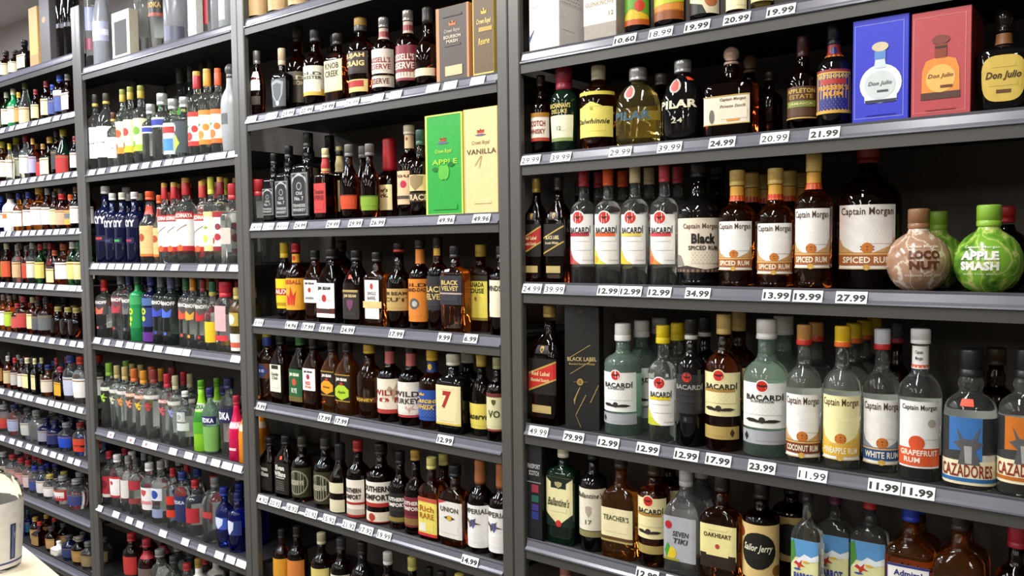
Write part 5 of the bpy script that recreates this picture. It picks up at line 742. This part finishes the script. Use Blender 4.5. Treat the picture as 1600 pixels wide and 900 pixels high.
box_item(4, 3, 882, 473, 936, .09, '20201f', 'tall black whisky carton with gold slanting print, fourth shelf, rum bay', turn=.42, elsf=(p([(-.7, .57), (.5, .67), (.5, .675), (-.7, .575)], 'b59a58'), p([(-.7, .44), (.6, .55), (.6, .555), (-.7, .445)], 'b59a58'), t('BLACK LABEL', .56, 1.7, .032, 'c9b274', .0, .0, .02), t('Blended Scotch Whisky', .52, 1.5, .02, 'b59a58'), d(-.12, .38, .025, 'a88d4c', .028), t('12', .38, .14, .025, '20201f', -.12, 0, .03), b(-.5, -.3, .379, .383, '8a7440'), b(.05, .3, .379, .383, '8a7440'),
         p([(-.45, .2), (-.5, .24), (-.15, .34), (-.1, .34), (-.42, .24)], 'b59a58'), p([(-.4, .12), (-.36, .12), (.25, .28), (.2, .28)], 'b59a58'), p([(.45, .22), (.5, .22), (.98, .36), (.95, .36)], 'b59a58'), p([(-.4, .12), (-.36, .12), (-.05, .02), (-.1, .02)], '8a7440'), d(-.1, .93, .03, '3a352a', .015)))
box_item(4, 4, 822, 692, 846, .10, '17171a', 'narrow black scotch carton with coloured squares, fifth shelf, rum bay', elsf=(t('PASSPORT', .77, 1.6, .05, 'b9b9b9', 0, 0, .02), t('SCOTCH', .70, 1.3, .05, 'b9b9b9', 0, 0, .02), b(-.9, .9, .60, .61, '8a8a8a'), b(-.3, .6, .50, .58, '8a2a3a'), b(-.3, .6, .40, .47, '1f5a4a'), b(-.3, .6, .31, .38, '3a2a78'), b(-.3, .6, .22, .30, '24307a')))
box_item(3, 1, 681, 15, 732, .105, '4a4038', 'dark brown whisky carton with copper edges, second shelf, whiskey bay', side='b98458', elsf=(b(-1, -.80, 0, 1, 'b98458'), b(.88, 1, 0, 1, 'b98458'), p(sc(CROWN, .02, .77, .2, .05), 'c8683c'), t('Crown Royal', .67, 1.0, .06, 'b9ab9a', 0, .3), t('BOURBON', .595, 1.05, .045, 'c9bba8', 0, 0, .03), t('MASH', .535, .7, .045, 'c9bba8', 0, 0, .03), f(-.5, .5, .47, .5, '8a7c6c', 1, '4a4038'), b(-.45, .6, .08, .21, 'c9b48a'), f(-.35, .5, .1, .19, '8a7448', 2, 'c9b48a'), f(-.6, .6, .86, .89, '8a7c6c', 1, '4a4038')))
box_item(3, 1, 738, -14, 770, .105, '5f4c2e', 'gold-edged brown whisky carton beside post, second shelf, whiskey bay', side='c8a94e', elsf=(b(-1, -.9, 0, 1, 'd8b95c'), b(-1, 1, 0, .04, 'd8b95c'), p(sc(CROWN, .1, .74, .25, .05), 'd8b04a'), t('Crown Royal', .62, 1.4, .08, 'e8cf7a', .1, .3, .02), b(-.4, .9, .51, .56, 'b9994a'), t('Reserve', .40, 1.1, .08, 'd8b95c', .1, .3, .02), b(-.1, .35, .88, 1, '4a4a78')))
box_item(3, 2, 664, 182, 722, .11, '1f9a34', 'green apple whisky carton with yellow edges, third shelf, whiskey bay', side='c8d05a', elsf=(b(-1, -.90, 0, 1, 'c8d860'), b(.93, 1, 0, 1, 'c8d860'), b(-.9, .93, 0, .018, 'c8d860'), b(-.9, .93, .985, 1, 'c8d860'), p(sc(CROWN, -.02, .75, .16, .028), 'b8402a'), p(sc(LEAF, -.02, .715, .34, .02), '6a5a8a'), t('Crown Royal', .63, .9, .05, 'b8d84a', 0, .3, .01), t('APPLE', .53, 1.35, .05, '9ad83a', .05, 0, .02), p([(-.3, .45), (-.25, .37), (-.1, .35), (0, .36), (.12, .35), (.26, .38), (.3, .45), (.2, .50), (0, .49), (-.2, .50)], '5ab03c'), p(sc(LEAF, -.45, .46, .2, .045), '1a6a2a'), p(sc(LEAF, .4, .5, .2, .045), '1a6a2a'), f(-.6, .7, .06, .11, '8ad85a', 2, '1f9a34')))
box_item(3, 2, 724, 172, 777, .11, 'dcc68e', 'pale gold vanilla whisky carton beside post, third shelf, whiskey bay', side='c8ae6c', elsf=(b(-1, -.93, 0, 1, 'c8ae5c'), p(sc(CROWN, .02, .78, .2, .03), 'b8402a'), p(sc(LEAF, .02, .745, .36, .02), '6a5a7a'), t('Crown Royal', .67, 1.05, .05, '7a6a4a', .02, .3, .01), t('VANILLA', .59, 1.75, .05, '5a4a34', .05, 0, .02), p([(-.35, .46), (-.3, .46), (.05, .55), (.0, .55)], 'b09a5c'), p([(-.1, .44), (-.05, .44), (.1, .55), (.05, .55)], 'b09a5c'), f(-.4, .6, .1, .125, 'a8925c', 1, 'dcc68e')))
box_item(2, 0, 174, 22, 201, .04, 'd8d2bc', 'cream carton with dark display window, top shelf, vodka bay', elsf=(b(-.72, .72, .08, .80, '2a2824'), f(-.6, .6, .85, .9, '9a947c', 1, 'd8d2bc')))
box_item(2, 0, 289, -110, 302, .03, 'd0cec8', 'slim off-white carton with faint print, top shelf, vodka bay', elsf=(f(-.8, .6, .30, .6, '9a9ab0', 8, 'd0cec8'), b(-1, 1, .05, .1, 'b9b4b4')))
box_item(1, 0, 44, 14, 57, .04, 'd8ab62', 'plain tan carton standing on the bright top shelf, liqueur bay', elsf=(b(-1, 1, 0, .2, 'c08a5a'), f(-.5, .5, .05, .14, '8a5a34', 2, 'c08a5a')))
box_item(1, 0, 58, -60, 73, .09, '5a5654', 'tall grey glossy carton beside the tan one, liqueur bay', elsf=(d(-.1, .42, .04, 'b98a4a', .03),))

# ------------------------------------------------------------------ name, order and build every bottle
rows = {}
for e in ITEMS: prep(e); rows.setdefault((e['bay'], e['s']), []).append(e)
from itertools import count
seen = {}
for (bay, s), row in sorted(rows.items()):
    row.sort(key=lambda e: e['X'])
    x0, x1 = BAYX[bay]
    settle(row, bay, s); row.sort(key=lambda e: e['X'])
    shelf = '%s shelf, %s' % (ORD[s], BAYN[bay])
    front = 0
    for e in row:
        back = e['y0'] > .08
        if not back: front += 1
        if not e['look']:
            g = GL[e['g']][1] if e['g'] in GL else 'patterned'
            cap = e['cap'][0] if isinstance(e['cap'], tuple) else e['cap']
            l_ = e['labels'][0][3] if e['labels'] and e['labels'][0][3] else None
            e['look'] = '%s %sbottle, %s cap%s' % (g, '' if K[e['kind']][5] == 'round' else K[e['kind']][5] + ' ', cname(cap), ', %s label' % cname(l_) if l_ else '')
        e['where'] = ('%s from left, %s' % (NTH[front - 1], shelf)) if not back else 'near %s from left, %s' % (NTH[max(0, front - 1)], shelf)
        e['label'] = e['look'] + ', ' + e['where']
        n = seen.get(e['label'], 0)
        if len(e['label'].replace(',', ' ').split()) > 16: print('LONG', e['label']); seen[e['label']] = n + 1
        if n: e['label'] = e['look'] + ', %s such, ' % NTH[n] + e['where']
    for e in row:
        if e['nb']: e['group'] = (e['look'].split(',')[0] + ' row')[:60]
for e in ITEMS:
    r = bottle(e)
    dep = e['D'] * K[e['kind']][1] + .004
    others = [o for o in rows[(e['bay'], e['s'])] if o is not e]
    for k in range(e['nb']):
        y = e['Yc'] + (k + 1) * dep
        if y + dep / 2 > DEPTH: break
        if any(abs(o['X'] - e['X']) < (o['D'] + e['D']) / 2 and abs(o['Yc'] - y) < (o['D'] + e['D']) / 2 for o in others if o['y'] > .05): continue
        copytree(r, (e['X'], y, e['zd']), '%s bottle %s behind the one %s' % (GL[e['g']][1], ('directly', 'second', 'third', 'fourth')[k], e['where']), e['group'])

# ------------------------------------------------------------------ price tags clipped to the rails
def tag(bay, s, px, py, w_, text, bold, lab, h_=.0255):
    q_ = at(px, py, -.002); z0 = EYE + SHZ[bay][s] + .029
    dz = max(-.002, min(.003, q_.z - z0 - .0125))
    r = root('price_tag', lab, 'price tag', (q_.x, 0, z0), 'price tags on the shelf rails')
    a = math.atan2(.0105, .0265); ca, sa = math.cos(a), math.sin(a)
    def P(x, v, off): return (x, -.0055 + v * sa - off * ca, .0005 + dz + v * ca - 0 * off)
    W = w_ / 2
    vs = [P(-W, 0, 0), (W, *P(W, 0, 0)[1:]), P(W, h_, 0), P(-W, h_, 0), P(-W, 0, .0011), P(W, 0, .0011), P(W, h_, .0011), P(-W, h_, .0011)]
    mesh('card', vs, [(0, 3, 2, 1), (4, 5, 6, 7), (0, 1, 5, 4), (1, 2, 6, 5), (2, 3, 7, 6), (3, 0, 4, 7)], M_TAG, r, False)
    if text:
        cs, tf = textmesh(text, .045 if bold else .014, 0)
        mesh('digits', [P(x * W * 1.82, h_ * .45 + y * h_ * .62, .0015) for x, y in cs], tf, paint('1c1c1e' if bold else '2e2e32', .6), r, False)
    elif bay == 2 and s == 4 and px < 232:
        pts = [P(W * .42 * (1 if k % 2 else .5) * math.sin(k * math.pi / 6), h_ * .5 + .0105 * (1 if k % 2 else .5) * math.cos(k * math.pi / 6), .0015) for k in range(12)]
        mesh('star', [P(0, h_ * .5, .0015)] + pts, [(0, 1 + (k + 1) % 12, 1 + k) for k in range(12)], paint('f0586a', .5), r, False); r['label'] = lab.replace('with faint print', 'with pink star').replace(' shelf rail', ' shelf')
    else:
        vs = [P(-W * .9, h_ * .15, .0014), P(W * .9, h_ * .15, .0014), P(W * .9, h_ * .85, .0014), P(-W * .9, h_ * .85, .0014)]
        mesh('print', vs, [(0, 1, 2, 3)], fineprint('6a6a74' if bay < 3 else '4a4a4e', 'f4f3f0', 3), r, False, [(0, 0), (1, 0), (1, 1), (0, 1)])
    return r
TAGS = {
 (4, 0): [(976, 62, '10.60', 1), (1032, 54, '18.99', 0), (1089, 43, '19.99', 1), (1151, 32, '20.99', 1), (1220, 18, '19.99', 1)],
 (4, 1): [(829, 251, '29.99', 0), (876, 247, '39.99', 0), (969, 239, '29.99', 0), (1046, 232, '39.99', 0), (1128, 224, '24.99', 1), (1210, 215, '20.99', 0), (1288, 209, '21.99', 1)],
 (4, 2): [(831, 451, '24.99', 0), (866, 453, '39.99', 0), (950, 457, '12.99', 1), (985, 458, '12.99', 1), (1030, 460, '12.99', 1), (1090, 462, '34.99', 1), (1213, 461, '13.99', 1), (1262, 466, '19.99', 1), (1330, 465, '27.99', 1)],
 (4, 3): [(841, 674, '49.99', 0), (896, 684, '79.99', 1), (950, 693, '12.99', 1), (1012, 701, '12.99', 1), (1072, 711, '12.99', 1), (1122, 722, '17.99', 1), (1190, 731, '23.99', 1), (1269, 745, '11.99', 0), (1381, 765, '11.99', 1), (1434, 773, '11.99', 1)],
 (4, 4): [(1011, 893, '12.99', 1), (1058, 904, '11.99', 1)],
 (3, 1): [(392, 187, '22.99', 0), (424, 182, '31.99', 0), (450, 178, '23.99', 1), (479, 175, '22.99', 1), (512, 168, '29.99', 1), (550, 163, '29.99', 0), (590, 156, None, 0), (618, 150, None, 0), (676, 139, None, 0), (703, 134, None, 0), (746, 128, None, 0)],
 (3, 2): [(400, 355, '24.99', 0), (419, 355, '22.99', 0), (441, 354, '49.99', 0), (469, 353, '24.99', 1), (520, 351, '29.99', 1), (555, 350, '29.99', 1), (590, 350, '26.99', 1), (697, 344, '49.96', 1), (752, 341, '49.96', 1)],
 (3, 3): [(404, 504, '8.99', 0), (455, 508, '14.96', 1), (481, 511, '17.99', 1), (509, 513, '39.99', 1), (543, 517, '24.99', 1), (619, 523, '17.99', 1), (694, 527, '9.99', 1), (735, 529, '6.99', 1)],
 (3, 4): [(408, 636, '9.99', 1), (507, 654, '17.99', 1), (533, 660, '17.99', 1), (695, 688, '12.99', 1)],
 (3, 5): [(410, 783, '14.92', 0), (430, 789, '20.92', 0), (456, 797, '18.92', 0), (486, 806, '21.92', 0), (514, 815, '15.92', 0), (545, 825, '21.92', 0), (572, 833, '17.92', 0), (600, 842, '19.99', 0), (734, 881, '14.99', 1)],
}
for x in range(143, 366, 17): TAGS.setdefault((2, 1), []).append((x, 270 - (x - 140) * .108, None, 0))
for x in (150, 162, 174, 186, 200, 212, 226, 240, 252, 272, 315, 330, 348, 365): TAGS.setdefault((2, 2), []).append((x, 419, None, 0))
for x, y in ((153, 532), (165, 535), (185, 539), (203, 543), (216, 546), (231, 549), (248, 551), (265, 554), (279, 556), (293, 557), (370, 571)): TAGS.setdefault((2, 3), []).append((x, y, None, 0))
for x, y in ((174, 682), (206, 692), (227, 697), (241, 702), (271, 711), (296, 718), (316, 724), (335, 730), (356, 737), (372, 741)): TAGS.setdefault((2, 4), []).append((x, y, None, 0))
for x, y in ((157, 794), (181, 804), (203, 813), (220, 820), (256, 834), (291, 847), (316, 858), (342, 869), (359, 876), (376, 882)): TAGS.setdefault((2, 5), []).append((x, y, None, 0))
for s, xs in ((1, range(4, 116, 12)), (2, (4, 16, 28, 39, 51, 64, 77, 90, 104, 117)), (3, range(3, 124, 12)), (4, range(5, 128, 11)), (5, (2, 10, 30, 42, 55, 66, 83, 98, 115, 127)), (6, range(4, 132, 11)), (7, range(4, 122, 13))):
    for x in xs: TAGS.setdefault((1, s), []).append((x, None, None, 0))
for (bay, s), lst in TAGS.items():
    dup = {}
    ptag = [at(x, y if y is not None else 450, -.002).x for x, y, _, _ in lst]
    for i, (px, py, tx, bold) in enumerate(lst):
        if py is None:
            x_, y_, _ = proj(Vector((at(px, 400, 0).x, 0, EYE + SHZ[bay][s] + .042))); py = y_
        lab_ = 'white price tag %s, %s from left on %s shelf rail, %s' % ('reading ' + tx if tx else 'with faint print', NTH[i], ORD[s], BAYN[bay])
        if bay < 3: px += random.uniform(-2, 2)
        gap = min([abs(ptag[i] - o) for k, o in enumerate(ptag) if k != i] or [1])
        tag(bay, s, px, py, min(.062 if tx and len(tx) > 4 else .05 if bay > 2 else random.uniform(.05, .062), gap - .002 if bay > 2 else .062), tx, bold, lab_)  # left two bays' cards widened so their white stands in for rail glare

# ------------------------------------------------------------------ the display table and jug standing before the liqueur bay
zt = EYE - .75
def onz(px, py, z):
    dd = FW + RT * ((px - 800) / FPX) - UP * ((py - 450) / FPX); k = (z - EYE) / dd.z; return CAM + dd * k
A_, B_ = onz(20, 838, zt), onz(98, 902, zt)
dv = (B_ - A_); dv.z = 0; dv.normalize(); nv_ = Vector((dv.y, -dv.x, 0))
if nv_.dot(CAM - A_) < 0: nv_ = -nv_
P0, P1 = A_ - dv * .25, A_ + dv * .75
r = root('display_table', 'beige topped display table standing before the liqueur bay', 'table', (P0.x, P0.y, 0))
r.rotation_euler[2] = math.atan2(dv.y, dv.x)
sgn = 1 if Vector((-dv.y, dv.x, 0)).dot(nv_) > 0 else -1
def tb(x0, x1, y0, y1, z0, z1, name, m):
    if sgn < 0: y0, y1 = -y1, -y0
    vs, fs = bevbox(x0, x1, y0, y1, z0, z1, .003); mesh(name, vs, fs, m, r, False)
M_TOP = paint('cdbfa6', .6, 0, .06, .4, 20)
tb(0, 1.0, 0, .5, zt - .03, zt, 'tabletop', M_TOP)
for x in (.03, .93):
    for y in (.03, .43): tb(x, x + .04, y, y + .04, 0, zt - .03, 'leg', M_LIP)
J = onz(-16, 890, zt)
ql = J + Vector((0, 0, 0))
S = Shape('flask', .33, .15)
r = root('jug', 'clear plastic jug with tall white label on the beige table', 'jug', (J.x, J.y, zt + .0005)); r.rotation_euler[2] = 1.2
vs, fs = S.body(); mesh('body', vs, fs, glass('e8ebe8'), r)
vs, fs = lathe([(S.R * .40, .292), (S.R * .42, .294), (S.R * .42, .338), (S.R * .38, .34)]); mesh('cap', vs, fs, paint('e6e4e0', .4), r)
label_part('label', S, L(.03, .56, 84, 'e9e8e4', b(-1, 1, .06, .09, '3a4a8a'), p([(.46, .12), (.60, .12), (.60, .66), (.46, .66)], '2f3a66'), p([(.50, .14), (.56, .14), (.56, .64), (.50, .64)], '6a74a0')), r)
